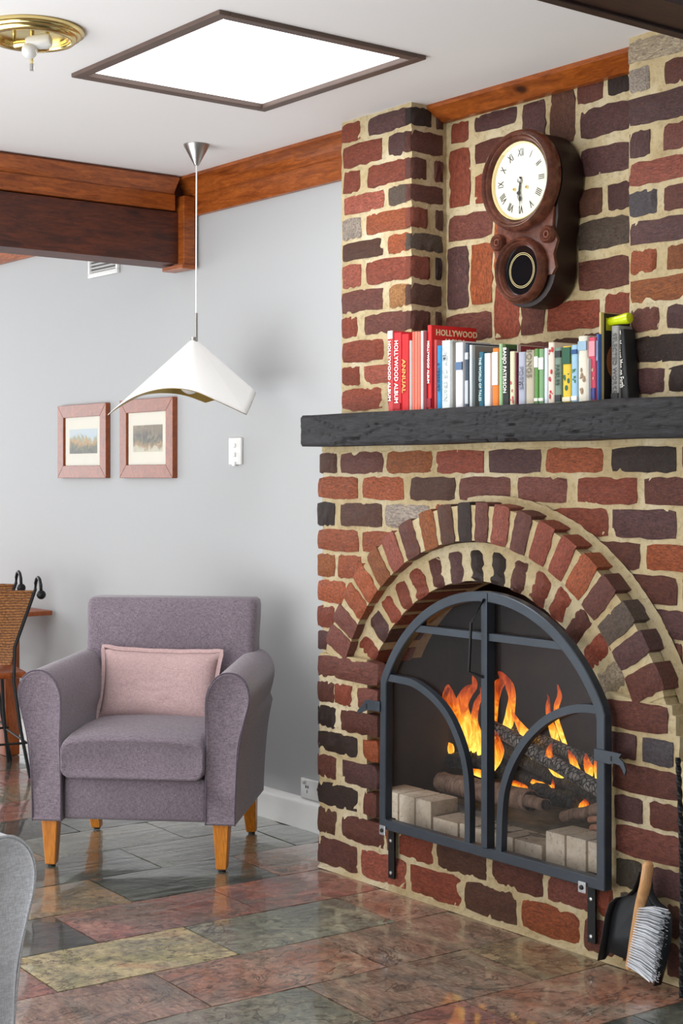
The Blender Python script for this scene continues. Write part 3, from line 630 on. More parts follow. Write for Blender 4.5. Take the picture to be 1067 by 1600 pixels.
t = thing('power_outlet', 'white power outlet above the skirting beside the brick chimney', 'outlet', ((x0+x1)/2, WY, (z0+z1)/2)); w, h = (x1-x0)/2, (z1-z0)/2
B().box((-w, -.013, -h), (w, -.001, h), .003).go('plate', M['gloss_white'], t)
b = B()
for sg in (-1, 1):
    b.box((sg*.035-.010, -.0138, .002), (sg*.035-.004, -.0125, .012)); b.box((sg*.035+.002, -.0138, .002), (sg*.035+.008, -.0125, .012)); b.box((sg*.035-.002, -.0138, -.016), (sg*.035+.001, -.0125, -.004))
tag(b.go('socket_slots', M['ink'], t, smooth=False), kind='stuff')
for sg in (-1, 1): B().box((sg*.055-.007, -.018, .016), (sg*.055+.007, -.012, .03), .002).go('rocker', M['gloss_white'], t)
x0, x1 = PX(142, WY), PX(188, WY); zt, zb = EYE+.99, P(165, 431, 'Y', WY).z
t = thing('wall_vent', 'white slatted wall vent high on the wall under the beam', 'vent', ((x0+x1)/2, WY, (zt+zb)/2)); w, h = (x1-x0)/2, (zt-zb)/2
b = B()
for lo, hi in [((-w, -h), (w, -h+.02)), ((-w, h-.02), (w, h)), ((-w, -h+.02), (-w+.016, h-.02)), ((w-.016, -h+.02), (w, h-.02))]: b.box((lo[0], -.016, lo[1]), (hi[0], -.001, hi[1]), .002)
b.go('frame', M['gloss_white'], t); B().box((-w+.01, -.004, -h+.01), (w-.01, -.001, h-.01)).go('backing', plain('vent_shadow', (96, 96, 96), .8), t, smooth=False)
ns = 4; hh = (2*h-.04)/ns
for k in range(ns):
    z = -h+.02+hh*k; B().prism([(-.004, z+.004), (-.015, z+.002), (-.006, z+hh-.004), (-.003, z+hh-.004)], -w+.016, w-.016, 'X').go('slat', M['gloss_white'], t, smooth=False)
# ------------------------------------------------------------------ armchairs
def armchair(name, label, loc, ang, fab, pipe):
    """local x = viewer's right when facing the chair, y = towards its back"""
    t = thing(name, label, 'armchair', loc, ang)
    prof = [(0, .157), (0, .30), (.001, .44), (.0, .53), (.005, .585), (.028, .628), (.062, .650), (.105, .648), (.136, .624), (.149, .588), (.147, .55), (.134, .50), (.118, .43), (.108, .35), (.102, .25), (.100, .157)]
    def sm(pr, n=3):
        out = []
        L = len(pr)
        for i in range(L):
            p0, p1, p2, p3 = [Vector(pr[(i+k) % L]) for k in (-1, 0, 1, 2)]
            if i in (L-1,):
                out.append(p1); continue
            if i in (0, L-2): p0 = p1 if i == 0 else p0; p3 = p2 if i == L-2 else p3
            for k in range(n): out.append(cr(p0, p1, p2, p3, k/n))
        return out
    pr = sm(prof); cxy = Vector((.06, .42))
    for sgn in (1, -1):
        x0 = .2505
        def ring(y, inset, lift=0):
            out = []
            for q in pr:
                v = q-cxy; l = v.length; v = q-v*(inset/l)
                zz = v.y+lift*max(0, (v.y-.40)/.25)
                out.append(Vector((sgn*(x0+v.x), y, max(.157, zz))))
            return out
        b = B(); rings = [ring(-.328, .014), ring(-.334, .006), ring(-.330, .0), ring(-.322, 0)]
        for k in range(1, 12):
            f = k/11; y = -.322+.60*f; 
            rings.append([Vector((p_.x-sgn*.02*f*(1 if p_.z > .5 else .3), p_.y-.035*max(0, (.45-p_.z)/.3)*f, p_.z)) for p_ in ring(y, 0, .012*f)])
        b.loft(rings); b.go('armrest', fab, t, angle=70)
        pts = [Vector((sgn*(x0+q.x), -.331, q.y)) for q in pr]
        B().tube(pts, .0028, 6, False).go('piping', pipe, t)
    # backrest: a wedge wider than the seat, leaning back
    b = B(); rings = []
    def sq(w, z, yf, yb, r=.028, n=6):
        out = []
        for cx, cy, a0 in ((w-r, yb-r, 0), (-w+r, yb-r, 90), (-w+r, yf+r, 180), (w-r, yf+r, 270)):
            for k in range(n+1): out.append(Vector((cx+r*math.cos(R(a0+90*k/n)), cy+r*math.sin(R(a0+90*k/n)), z)))
        return out
    for z, w, yf, yb, r in [(.34, .245, .14, .26, .02), (.45, .252, .145, .285, .03), (.56, .30, .155, .30, .03), (.62, .322, .165, .31, .03), (.70, .320, .178, .318, .03), (.78, .324, .19, .325, .03), (.825, .325, .197, .328, .03), (.842, .322, .203, .325, .032), (.850, .312, .213, .316, .03)]:
        rings.append(sq(w, z, yf, yb, r))
    b.loft(rings); b.go('backrest', fab, t, angle=60)
    # outer rear shell
    b = B(); rings = [sq(.31, .157, .13, .225, .02), sq(.325, .35, .16, .25, .02), sq(.33, .60, .2, .29, .02)]
    b.loft(rings); b.go('rear_panel', fab, t, angle=60)
    B().box((-.249, -.312, .159), (.249, .15, .300), .014, 3).go('front_rail', fab, t)
    # seat cushion, crowned
    b = B(); rings = []
    def cush(y, z0, z1, w): 
        n = 10; out = []; r = min(.035, (z1-z0)/2.05)
        for cx, cz, a0 in ((w-r, z1-r, 0), (-w+r, z1-r, 90), (-w+r, z0+r, 180), (w-r, z0+r, 270)):
            for k in range(n+1):
                px_ = cx+r*math.cos(R(a0+90*k/n)); pz = cz+r*math.sin(R(a0+90*k/n))
                out.append(Vector((px_, y, pz)))
        # add crown points along the top
        o2 = []
        for i, p_ in enumerate(out):
            o2.append(p_)
            if i == n:
                for k in range(1, 9): 
                    xx = (w-r)*(1-2*k/9); o2.append(Vector((xx, y, z1+.012*(1-(xx/w)**2))))
        return o2
    for y, z0, z1, w in [(-.342, .325, .402, .225), (-.350, .312, .414, .240), (-.351, .306, .421, .245), (-.346, .303, .427, .248), (-.330, .302, .432, .249), (-.27, .303, .441, .249), (-.1, .303, .446, .249), (.05, .303, .442, .249), (.17, .303, .43, .249)]:
        rings.append(cush(y, z0, z1, w))
    b.loft(rings); b.go('seat_cushion', fab, t, angle=70)
    for sx in (-1, 1):
        for front in (1, 0):
            cx = sx*.298; cy = -.285 if front else .20; b = B(); tw, bw = .028, .018
            lean = 0 if front else .05
            b.loft([[Vector((cx+a_*bw, cy+lean+c2*bw, .006)) for a_, c2 in ((-1, -1), (1, -1), (1, 1), (-1, 1))], [Vector((cx+a_*tw, cy+c2*tw, .158)) for a_, c2 in ((-1, -1), (1, -1), (1, 1), (-1, 1))]])
            lg = b.go('leg', M['legwood'], t, smooth=False); bv = lg.modifiers.new('bv', 'BEVEL'); bv.width = .003
            B().lathe([(0, 0), (.013, 0), (.013, .007), (0, .007)], 16, c=(cx, cy+lean, 0)).go('foot_pad', M['ink'], lg)
    return t
EXA = R(45)
chair = armchair('armchair', 'mauve grey fabric armchair with honey wooden legs', (-4.617+.018, 2.762+.018, 0), EXA, M['purple'], M['purple_pipe']); chair.scale = (.965, 1, 1)
tip = PD(60, 1335, 2.77); ex2 = Vector((-.12, .993)); ey2 = Vector((-.993, -.12))
o2 = Vector((tip.x, tip.y))-ex2*.408-ey2*(-.33)
armchair('armchair', 'light grey armchair cropped at the lower left corner, only its armrest showing', (o2.x, o2.y, 0), math.atan2(ex2.y, ex2.x), M['grey'], M['grey'])
# cushion
def pillow():
    n = 26; W, H = .212, .130
    top, bot = [], []
    b = B()
    def pt(u, v, sg):
        x = (u-.5)*2; z = (v-.5)*2
        ex_ = 1-.055*(1-abs(z)**2.2)*0; 
        px_ = x*W*(1-.06*(1-z*z)); pz = z*H*(1-.09*(1-x*x)) 
        th = .052*((1-x**4)*(1-z**4))**.55
        pz += .006*nz((x*1.5, z, 4), 1.5)
        wr = .004*nz((x*3, z*7, sg), 1.7)*(1-x*x)*(1-z*z)
        return Vector((px_, sg*(th+wr), pz))
    for sg in (-1, 1): b.grid(n, n, lambda u, v: pt(u, v, sg))
    return b, pt
t = thing('cushion', 'pale pink linen cushion with flanged edge leaning in the mauve armchair', 'cushion')
b, pt = pillow(); b.go('cover', M['pink'], t, weld=True, angle=80)
per = [(k/30, 0) for k in range(31)]+[(1, k/20) for k in range(1, 21)]+[(1-k/30, 1) for k in range(1, 31)]+[(0, 1-k/20) for k in range(1, 20)]
rr = []
for u, v in per:
    p0 = pt(u, v, 0); d = Vector(((u-.5)*2, 0, (v-.5)*2)); d = Vector((max(-1, min(1, d.x*1.0)) if u in (0, 1) else 0, 0, d.z if v in (0, 1) else 0)); 
    if d.length: d.normalize()
    o_ = p0+d*.014+Vector((0, .003*nz((u*7, v*7, 2), 2), 0))
    rr.append([p0+Vector((0, -.003, 0)), o_+Vector((0, -.0015, 0)), o_+Vector((0, .0015, 0)), p0+Vector((0, .003, 0))])
B().loft(rr, False, True, True).go('flange', M['pink'], t, angle=80)
mt = chair.matrix_basis
loc = Matrix.Translation(chair.location) @ Matrix.Rotation(EXA, 4, 'Z') @ Vector((-.018, .098, .545))
t.location = loc; t.rotation_euler = (Matrix.Rotation(EXA+R(-1), 3, 'Z') @ Matrix.Rotation(R(-14), 3, 'X') @ Matrix.Rotation(R(1.5), 3, 'Y')).to_euler()
# ------------------------------------------------------------------ dining table and wicker chairs at the left edge
M['wicker'] = None
a = N('woven_wicker'); c1 = a.co((1, 1, 1)); wx = a.n('TexWave', bands_direction='Z'); a.l(c1, wx.inputs[0]); wx.inputs['Scale'].default_value = 28; wx.inputs['Distortion'].default_value = 3
f = a.noise(c1, 120, 3); a.col(a.mix(a.ramp(f, [(.35, .7), (.6, 0.)]), a.ramp(wx.outputs['Fac'], [(.2, lin((112, 66, 26))), (.7, lin((172, 112, 52)))]), lin((84, 46, 18)))); a.set(Roughness=.55); a.bump(f, .6, .004); M['wicker'] = a.m
M['tablewood'] = wood('orange_pine_table', (136, 62, 22), (186, 100, 44), .35, (12, 12, 2), .05)
def wicker_chair(loc, ang, label):
    t = thing('wicker_chair', label, 'chair', loc, ang, 'wicker chairs at the left edge')
    b = B()
    def fn(sg):
        def g(u, v):
            z = .485+.30*v; w = .125+.12*v; x = (u-.5)*2*w
            y = .02-.06*v-.03*(1-(2*u-1)**2)+sg*.006
            return Vector((x, y+.0022*math.sin(u*math.pi*34)*math.sin(v*math.pi*30)*sg, z+.006*math.sin(math.pi*u)*v))
        return g
    b.grid(68, 60, fn(1)); b.grid(68, 60, fn(-1)); b.go('wicker_back', M['wicker'], t, angle=80)
    B().tube([Vector((.245*(2*k/12-1), -.04-.03*(1-(2*k/12-1)**2), .787+.006*math.sin(math.pi*k/12))) for k in range(13)], .008, 8).go('back_rim', M['wicker'], t)
    for sx in (-1, 1):
        pts = [(sx*.21, .03, 0), (sx*.17, .035, .2), (sx*.14, .03, .42), (sx*.148, .015, .56), (sx*.215, -.02, .72), (sx*.247, -.035, .80)]
        pts += [(sx*(.247), -.035+.055*(1-math.cos(R(a_))), .80+.055*math.sin(R(a_))) for a_ in (30, 60, 90, 120, 150, 175)]
        B().tube(pts, .0075, 8).go('frame_post', M['blackiron'], t)
        B().sph((sx*.247, .078, .785), .02, 14).go('finial', M['blackiron'], t)
        B().tube([(sx*.20, -.38, 0), (sx*.175, -.36, .25), (sx*.165, -.35, .44)], .0075, 8).go('leg', M['blackiron'], t)
    b = B(); b.tube([(-.195, .034, .15), (.195, .034, .15)], .005, 8); b.tube([(-.195, .034, .15), (-.19, -.37, .15)], .005, 8); b.tube([(.195, .034, .15), (.19, -.37, .15)], .005, 8); b.go('stretcher', M['blackiron'], t)
    B().box((-.20, -.40, .425), (.20, .02, .455), .012, 2).go('seat', M['tablewood'], t)
    return t
eyv = Vector((.956, -.24, 0)).normalized(); exv = Vector((eyv.y, -eyv.x, 0)); fdir = math.atan2(exv.y, exv.x)
def by_foot(x, y, lab, dx=0):
    ft = P(x, y, 'Z', 0); o_ = ft+exv*.21-eyv*.03; wicker_chair((o_.x, o_.y, 0), fdir, lab)
by_foot(47, 1215, 'nearer wicker backed chair with black scrolled iron frame at the left edge')
by_foot(17, 1188, 'farther wicker backed chair showing behind the nearer one at the left edge')
pt_ = Vector((PX(70, 3.3), 3.02, 0))
t = thing('dining_table', 'wooden table against the white wall behind the wicker chairs', 'table', (pt_.x, pt_.y, 0))
B().box((-2.1, -.005, .642), (0, 3.34-pt_.y, .664), .004, 2).go('tabletop', M['tablewood'], t)
lp = P(4, 1180, 'Z', 0)
for dx in (0, -1.5):
    B().box((lp.x-pt_.x-.04+dx, lp.y-pt_.y-.0, 0), (lp.x-pt_.x+.035+dx, lp.y-pt_.y+.07, .643), .004, 2).go('leg', M['tablewood'], t)
# ------------------------------------------------------------------ wall clock
CKX, CKY = -3.270, 3.245
ck = thing('wall_clock', 'dark wooden wall clock with round white dial and round black lower window', 'clock', (CKX, YR, EYE+.62))
yo = CKY-YR; zc = .259; zl = -.007
b = B(); pr = [(.118*math.cos(R(a_)), zl+.108*math.sin(R(a_))-.002) for a_ in range(180, 361, 12)]+[(.118, .08), (.128, .14)]+[(.147*math.cos(R(a_)), zc+.147*math.sin(R(a_))) for a_ in range(-30, 211, 12)]+[(-.128, .14), (-.118, .08)]
b.prism(pr, yo+.012, -.002, 'Y', .004); b.go('case', M['walnut_shaded'], ck, angle=30)
b = B(); pr = [(-.118, .03), (-.135, .07), (-.115, .11), (-.12, .17), (.12, .17), (.115, .11), (.135, .07), (.118, .03), (.128, -.01), (.112, -.03), (-.112, -.03), (-.128, -.01)]
b.prism(pr, yo+.002, yo+.014, 'Y', .002); b.go('waist_panel', M['walnut'], ck, angle=30)
def ringm(c, R0, wd, ht): # moulded ring
    prof = [(R0, 0), (R0+.001, ht*.45), (R0-wd*.12, ht*.8), (R0-wd*.32, ht), (R0-wd*.45, ht*.92), (R0-wd*.52, ht*.74), (R0-wd*.62, ht*.80), (R0-wd*.75, ht*.72), (R0-wd*.82, ht*.5), (R0-wd*.9, ht*.52), (R0-wd, ht*.3), (R0-wd, 0)]
    b = B(); rings = []
    for r, h in prof: rings.append([Vector((c[0]+r*math.cos(2*math.pi*j/72), yo-h+.002, c[1]+r*math.sin(2*math.pi*j/72))) for j in range(72)])
    b.loft(rings, False, True, True); return b
ringm((0, zc), .151, .035, .045).go('bezel', M['walnut'], ck, angle=60)
ringm((0, zl), .099, .027, .036).go('lower_bezel', M['walnut'], ck, angle=60)
for sx in (-1, 1):
    b = B(); b.lathe([(0, 0), (.026, 0), (.026, .012), (.022, .018), (.017, .014), (.014, .008), (.011, .014), (.007, .014), (.004, .006), (0, .006)], 32, 'Y', (sx*.104, yo, .088)); b.go('rosette', M['walnut'], ck, angle=60)
yd = yo-.012
B().lathe([(0, 0), (.1165, 0), (.1165, .004), (0, .004)], 64, 'Y', (0, yd+.004, zc)).go('dial', M['dial'], ck)
dl = [o for o in ck.children if o.name.startswith('dial')][0]
b = B(); rings = [[Vector((r*math.cos(2*math.pi*j/64), yd-h, zc+r*math.sin(2*math.pi*j/64))) for j in range(64)] for r, h in ((.1165, .0), (.116, .010), (.112, .006), (.110, .0))]; b.loft(rings, False, True, True); b.go('dial_rim', M['goldline'], ck)
for k, s in enumerate(['XII', 'I', 'II', 'III', 'IIII', 'V', 'VI', 'VII', 'VIII', 'IX', 'X', 'XI']):
    a_ = R(-30*k); r = .084
    text(s, .034, M['ink'], dl, (r*math.sin(-a_), yd-.0015, zc+r*math.cos(a_)), (R(90), -a_ if False else 0, 0), 'numeral', .0003, 'CENTER', 'CENTER', .62).rotation_euler = (Matrix.Rotation(-a_, 3, 'Y') @ Matrix.Rotation(R(90), 3, 'X')).to_euler()
def hand(ln, wd, ang, yy):
    b = B(); b.prism([(-wd, -.012), (wd, -.012), (wd*.7, ln*.55), (wd*2.4, ln*.62), (wd*2.4, ln*.70), (wd*.6, ln*.76), (0, ln), (-wd*.6, ln*.76), (-wd*2.4, ln*.70), (-wd*2.4, ln*.62), (-wd*.7, ln*.55)], yy, yy+.001, 'Y')
    return b.go('hand', M['ink'], ck, smooth=False, loc=(0, 0, zc), rot=(0, R(ang), 0))
hand(.082, .0022, 180, yd-.006); hand(.055, .003, 192, yd-.004)
b = B(); b.lathe([(0, 0), (.007, 0), (.007, .01), (0, .011)], 20, 'Y', (0, yd, zc)); b.go('hub', M['steel'], ck)
for sx in (-1, 1): B().lathe([(0, 0), (.005, 0), (.005, .004), (.002, .004), (.002, .001), (0, .001)], 16, 'Y', (sx*.026, yd-.001, zc-.022)).go('winding_hole', M['brass'], dl)
b = B(); b.bm.faces.new([b.bm.verts.new((.1135*math.cos(2*math.pi*j/64), yd-.012, zc+.1135*math.sin(2*math.pi*j/64))) for j in range(64)]); b.go('glass', M['glass'], ck, recalc=False)
B().lathe([(0, 0), (.0745, 0), (.0745, .006), (0, .006)], 56, 'Y', (0, yo-.002, zl)).go('lower_glass', M['blackglass'], ck)
for r in (.0515, .0468):
    b = B(); b.loft([[Vector(((r+dr)*math.cos(2*math.pi*j/56), yo-.0082-dh, zl+(r+dr)*math.sin(2*math.pi*j/56))) for j in range(56)] for dr, dh in ((0, 0), (0, .0006), (.0013, .0006), (.0013, 0))], False, True, True); b.go('gold_ring', M['goldline'], ck)
# ------------------------------------------------------------------ books
YSP = 3.098; MT = EYE+.2045
def flat(rgb, rough=.55): return plain('colour_%d_%d_%d' % rgb, rgb, rough, var=.05)
PAGE = plain('page_edges', (222, 210, 184), .8, var=.08)
WHT, GLD, BLK, RED = (240, 238, 232), (214, 176, 96), (24, 24, 26), (190, 30, 34)
books = []
def book(x0, x1, yt, rgb, label, dep=None, side=None, title=None, tcol=WHT, tsize=None, bands=(), pages=True, Y=None, fr=.0, soft=False, lean=0, motif=None, tz=.5):
    Y = Y or YSP+random.uniform(-.003, .003)
    a0, a1 = PX(x0, Y)+.0004, PX(x1, Y)-.0004; h = P((x0+x1)/2, yt, 'Y', Y).z-MT; w = a1-a0; dep = dep or min(.2, h*.66)
    t = thing('book', label, 'book', ((a0+a1)/2, Y, MT), 0, 'books on the mantel shelf'); hw = w/2; cm = flat(rgb)
    if lean: t.rotation_euler = (0, R(lean), 0)
    th = .0008 if soft else min(.0022, w*.16)
    b = B(); n = 6
    outer = [Vector((-hw, dep, 0)), Vector((-hw, .004, 0))]+[Vector((-hw*math.cos(math.pi*k/n), .004-.004*math.sin(math.pi*k/n)-(.0 if soft else .001), 0)) for k in range(1, n)]+[Vector((hw, .004, 0)), Vector((hw, dep, 0))]
    inner = [Vector((hw-th, dep, 0)), Vector((hw-th, .006, 0)), Vector((-hw+th, .006, 0)), Vector((-hw+th, dep, 0))]
    ring = outer+inner; b.loft([ring, [v+Vector((0, 0, h)) for v in ring]]); cov = b.go('cover', cm, t, angle=50)
    if side: 
        B().box((hw-.0002, .012, .002), (hw+.0006, dep-.004, h-.002)).go('cover_panel', flat(side), t, smooth=False)
    g = .0008 if soft else .003
    if pages: B().box((-hw+th, .006, g), (hw-th, dep-g, h-g)).go('page_block', PAGE, t, smooth=False)
    for z0, z1, c in bands:
        B().box((-hw*.93, -.0026, h*z0), (hw*.93, .002, h*z1), .0006, 1).go('spine_band', flat(c), t, smooth=False)
    if motif:
        b = B(); rs = random.Random(len(books)*3+1)
        for q in range(motif[1]):
            zz = h*rs.uniform(motif[2], motif[3]); xx = rs.uniform(-hw*.5, hw*.5); rr_ = rs.uniform(.07, .18)*w
            b.sph((xx, -.0022, zz), rr_, 8, (1, .15, rs.uniform(.8, 2.2)))
        tag(b.go('spine_picture', flat(motif[0]), t), kind='stuff')
    if title:
        s = title; sz = tsize or w*.75
        o = text(s, sz, flat(tcol), t, (-sz*.34, -.0042, h*tz), (R(90), R(90), 0), 'lettering', .0004, 'CENTER', 'BOTTOM_BASELINE', 1, 1.05, .0004)
        L = o.dimensions.x if False else max(v.co.x for v in o.data.vertices)-min(v.co.x for v in o.data.vertices)
        mx = h*.8
        if L > mx: o.scale = (mx/L, 1, 1)
    books.append((t, a0, a1, h, dep)); return t
HA = 'HOLLYWOOD ALBUM'
book(606, 614, 517, (196, 60, 62), 'leftmost red and white spined book of the row on the mantel', title=HA, tcol=(250, 246, 240), tz=.5, bands=[(.9, 1.0, (236, 220, 214))], dep=.17)
book(614.8, 626.3, 520, (200, 34, 44), 'red book with white spine lettering, second from the left end', title=HA, tcol=(250, 246, 240), dep=.17, bands=[(0.02, .1, (170, 20, 28))])
book(627, 638, 522, (196, 26, 32), 'glossy red book with gold spine lettering, third from the left end', title='ANNUAL', tcol=GLD, dep=.18, tz=.45)
book(638.6, 643, 532, (176, 172, 166), 'thin grey book left of the salmon spines', dep=.17, soft=True)
book(643.3, 647, 518.5, (232, 116, 96), 'leftmost of the three thin salmon booklets', dep=.17, soft=True)
book(647.3, 651.5, 518, (236, 124, 100), 'middle of the three thin salmon booklets', dep=.17, soft=True)
book(651.8, 656, 518, (230, 112, 92), 'rightmost of the three thin salmon booklets', dep=.17, soft=True)
book(656.5, 660.6, 517, (204, 208, 208), 'thin pale grey booklet right of the salmon spines', dep=.17, soft=True)
book(661, 666.8, 518, (120, 22, 34), 'thin dark crimson book before the tall red album', dep=.16)
t = book(667.4, 674, 508, (206, 30, 32), 'tall red album whose red front cover shows above its neighbours', dep=.187, title=HA, tcol=(250, 246, 240), bands=[(.02, .13, (150, 16, 34))], tsize=.0125, tz=.56)
_, a0, a1, h, dep = books[-1]
for i, s in enumerate(['HOLLYWOOD', 'ALBUM']):
    text(s, .0255, flat((240, 222, 180)), t, ((a1-a0)/2+.0008, .018+(0 if i == 0 else .034), h-.030-.027*i), (R(90), 0, R(90)), 'lettering', .0004, 'LEFT', 'BOTTOM_BASELINE', .98, 1.08, .0007)
B().sph(((a1-a0)/2, .05, h*.45), .04, 14, (.02, .8, 1.3)).go('cover_picture', flat((120, 90, 70)), t)
book(675, 681.5, 531, (208, 84, 84), 'small pinkish red book half hidden behind the thin blue one', Y=3.112)
book(682, 689, 540, (30, 130, 182), 'thin bright blue book beside the tall red album', title='A TREASURY', tcol=(20, 60, 90), soft=True)
book(689.5, 702.5, 532, (226, 232, 230), 'thick white book with a small dark spine emblem', side=(176, 170, 160), title='LADY OF SPAIN', tcol=(190, 196, 196), motif=((90, 96, 104), 2, .70, .76), dep=.17)
book(711, 722.8, 535, (224, 222, 226), 'white book with a square blue picture on its spine', side=(60, 48, 44), bands=[(.58, .70, (84, 112, 146))], dep=.17)
book(726.5, 732, 537, (44, 62, 80), 'narrow navy book with pale lower spine', bands=[(.05, .42, (188, 194, 200)), (.75, .86, (190, 196, 202))])
book(732.4, 737.3, 539, (214, 218, 218), 'thin pale book with a wide grey front cover showing', side=(160, 152, 144), dep=.19, Y=3.10)
book(748, 755.4, 550, (26, 98, 120), 'small teal book with pale spine lettering', title='THE WORLD OF TALES', tcol=(190, 214, 214))
book(756, 765.6, 552, (232, 236, 236), 'small plain white book left of the orange one', side=(200, 198, 192))
book(769, 778.6, 544, (230, 120, 26), 'orange book with a white spine panel', bands=[(.36, .93, (244, 240, 232))])
book(779, 785, 537, (146, 178, 132), 'light green book standing taller than the black book beside it', side=(66, 104, 58), dep=.15)
book(785.3, 795, 545, (26, 26, 28), 'black book with white capitals down its spine', title='BANJO PATERSON', tcol=(236, 232, 224), side=(40, 36, 34), tz=.62)
book(796, 804, 549, (218, 210, 176), 'cream book with faint floral spine', motif=((186, 90, 90), 7, .05, .5), side=(96, 40, 44))
book(804.3, 807, 551, (108, 38, 44), 'very thin maroon booklet right of the cream floral book', soft=True)
book(807.3, 809, 539, (206, 184, 178), 'thin book with maroon front cover rising behind the lavender one', side=(140, 44, 58), dep=.15, Y=3.105, soft=True)
book(809.3, 820.5, 550, (166, 170, 186), 'lavender grey cloth book', title='POEMS', tcol=(130, 134, 150), Y=3.094)
book(821, 834, 547, (184, 174, 152), 'beige cloth book with faint spine print', title='SONGS', tcol=(130, 120, 100), tz=.75)
book(834.7, 841, 545, (88, 142, 66), 'first green book with a white spine label, left of its pair', bands=[(.66, .86, (236, 238, 226)), (.04, .1, (230, 232, 220))])
book(841.5, 849.4, 545, (120, 160, 112), 'paler green book with a white spine label, right of its pair', bands=[(.62, .84, (236, 238, 226)), (.04, .1, (230, 232, 220))])
book(850, 855.6, 544, (214, 222, 236), 'thin bluish white book left of the floral spine')
book(855.9, 866, 535, (222, 206, 188), 'floral book with red roses low on its rounded spine', motif=((190, 44, 44), 12, .03, .95))
book(866.7, 876.8, 543, (112, 134, 118), 'grey green book with dark bands at top and bottom', bands=[(.82, .94, (36, 40, 42)), (.02, .14, (40, 42, 52))], title='FABLES', tcol=(60, 76, 66))
book(878.5, 892, 541, (222, 186, 48), 'yellow picture book with a dark green title panel', bands=[(.68, .98, (24, 84, 60)), (.01, .09, (236, 228, 200))], motif=((36, 96, 70), 5, .25, .55))
book(892.4, 902.2, 539, (150, 190, 216), 'light blue picture book right of the yellow one', motif=((40, 112, 80), 7, .3, .6), bands=[(.02, .1, (240, 240, 236)), (.84, .92, (36, 76, 130))])
book(902.8, 917.2, 525, (218, 212, 194), 'tall cream picture book with worn spine', motif=((150, 120, 90), 8, .1, .5), bands=[(.78, .92, (150, 180, 200))], side=(150, 120, 96))
book(917.6, 919.4, 560, (240, 240, 238), 'low thin white booklet beside the pink picture book', soft=True, Y=3.092)
book(919.8, 930.3, 527, (206, 70, 96), 'pink picture book with white title and blue base', Y=3.104, bands=[(.70, .94, (226, 150, 160)), (.02, .2, (70, 74, 140))], motif=((212, 170, 150), 4, .3, .58))
book(930.8, 935, 522, (70, 110, 180), 'thin blue book at the right end before the tall dark annual', soft=True, Y=3.110, dep=.12, bands=[(.6, .9, (140, 170, 210))])
t = book(935.3, 939, 488, (206, 186, 120), 'tall thin book with dark illustrated front cover and yellow patch', side=(34, 26, 22), dep=.17, soft=True, Y=3.12)
_, a0, a1, h, dep = books[-1]; hw = (a1-a0)/2
b = B(); b.sph((hw+.0006, .05, h*.45), .02, 12, (.05, 1.4, 2.2)); b.go('cover_picture', flat((150, 90, 50)), t)
b = B(); b.box((hw, .02, h*.80), (hw+.0012, .05, h*.94)); b.go('cover_title', flat((196, 190, 40)), t, smooth=False)
book(954.5, 966.5, 509, (150, 148, 144), 'grey book with dark publisher mark, beneath the lime bottle', title='SELECTED WORKS', tcol=(110, 108, 106), bands=[(.03, .1, (50, 50, 50))], dep=.055, Y=3.14)
t = book(968, 982, 514, (24, 24, 26), 'black book leaning left at the right end of the row', title='The Meanest Man on Earth', tcol=(226, 222, 214), dep=.045, lean=-5, tz=.58, Y=3.15)
p0 = P(966, 500, 'Y', 3.135); zt = P(965, 509, 'Y', YSP).z
xa, xb = PX(948, 3.157), PX(985, 3.157); L = xb-xa; zt = P(965, 509, 'Y', 3.14).z
b = B(); b.tube([Vector((L*f, 0, .001+.006*f)) for f in (0, .03, .14, .35, .6, .85, .97, 1)], [.004, .009, .0125, .0115, .013, .0155, .014, .006], 16)
lb = b.go('plastic_bottle', plain('lime_plastic', (206, 222, 20), .25, var=.03)); lb.location = (xa, 3.157, zt+.0135); tag(lb, 'lime yellow plastic bottle lying on top of the books', 'bottle')
# ------------------------------------------------------------------ fire screen
FY = 3.012; ftk = .03
fs = thing('fire_screen', 'arched blue black iron fire screen door across the brick fireplace', 'fire screen', (-3.2025, FY, 0))
X0, X1, ZB = -3.668+3.2025, -2.738+3.2025, EYE-1.088; bw = .030
rC, zC = .509, EYE-.838; xC = .0045
def arch(r): return [Vector((xC+r*math.cos(R(a_)), 0, zC+r*math.sin(R(a_)))) for a_ in [24.5+ (155.5-24.5)*k/48 for k in range(49)]]
b = B(); A1, A0 = arch(.509), arch(.509-bw)
A0 = [Vector((max(X0+bw, min(X1-bw, p_.x)), 0, p_.z)) for p_ in A0]; A1 = [Vector((max(X0, min(X1, p_.x)), 0, p_.z)) for p_ in A1]
out = [Vector((X1, 0, ZB))]+A1+[Vector((X0, 0, ZB))]; inn = [Vector((X1-bw, 0, ZB+bw))]+A0+[Vector((X0+bw, 0, ZB+bw))]
rings = [[o, i, i+Vector((0, ftk, 0)), o+Vector((0, ftk, 0))] for o, i in zip(out, inn)]
b.loft(rings, False, True, True); fr = b.go('frame', M['iron'], fs, smooth=False); bv = fr.modifiers.new('bv', 'BEVEL'); bv.width = .0025; bv.limit_method = 'ANGLE'
def bar(pts, wd, dp=.022, y0=.004, name='bar', mat='iron'):
    pts = [Vector(p_) for p_ in pts]; rings = []
    for i, p_ in enumerate(pts):
        tt = (pts[min(i+1, len(pts)-1)]-pts[max(i-1, 0)]).normalized(); nn = Vector((-tt.z, 0, tt.x))*(wd/2)
        rings.append([p_-nn+Vector((0, y0, 0)), p_+nn+Vector((0, y0, 0)), p_+nn+Vector((0, y0+dp, 0)), p_-nn+Vector((0, y0+dp, 0))])
    return B().loft(rings).go(name, M[mat], fs, angle=30)
xm = P(757, 1200, 'Y', FY).x+3.2025
bar([(xm, 0, ZB+bw), (xm, 0, zC+.505)], .024, .03, -.002)
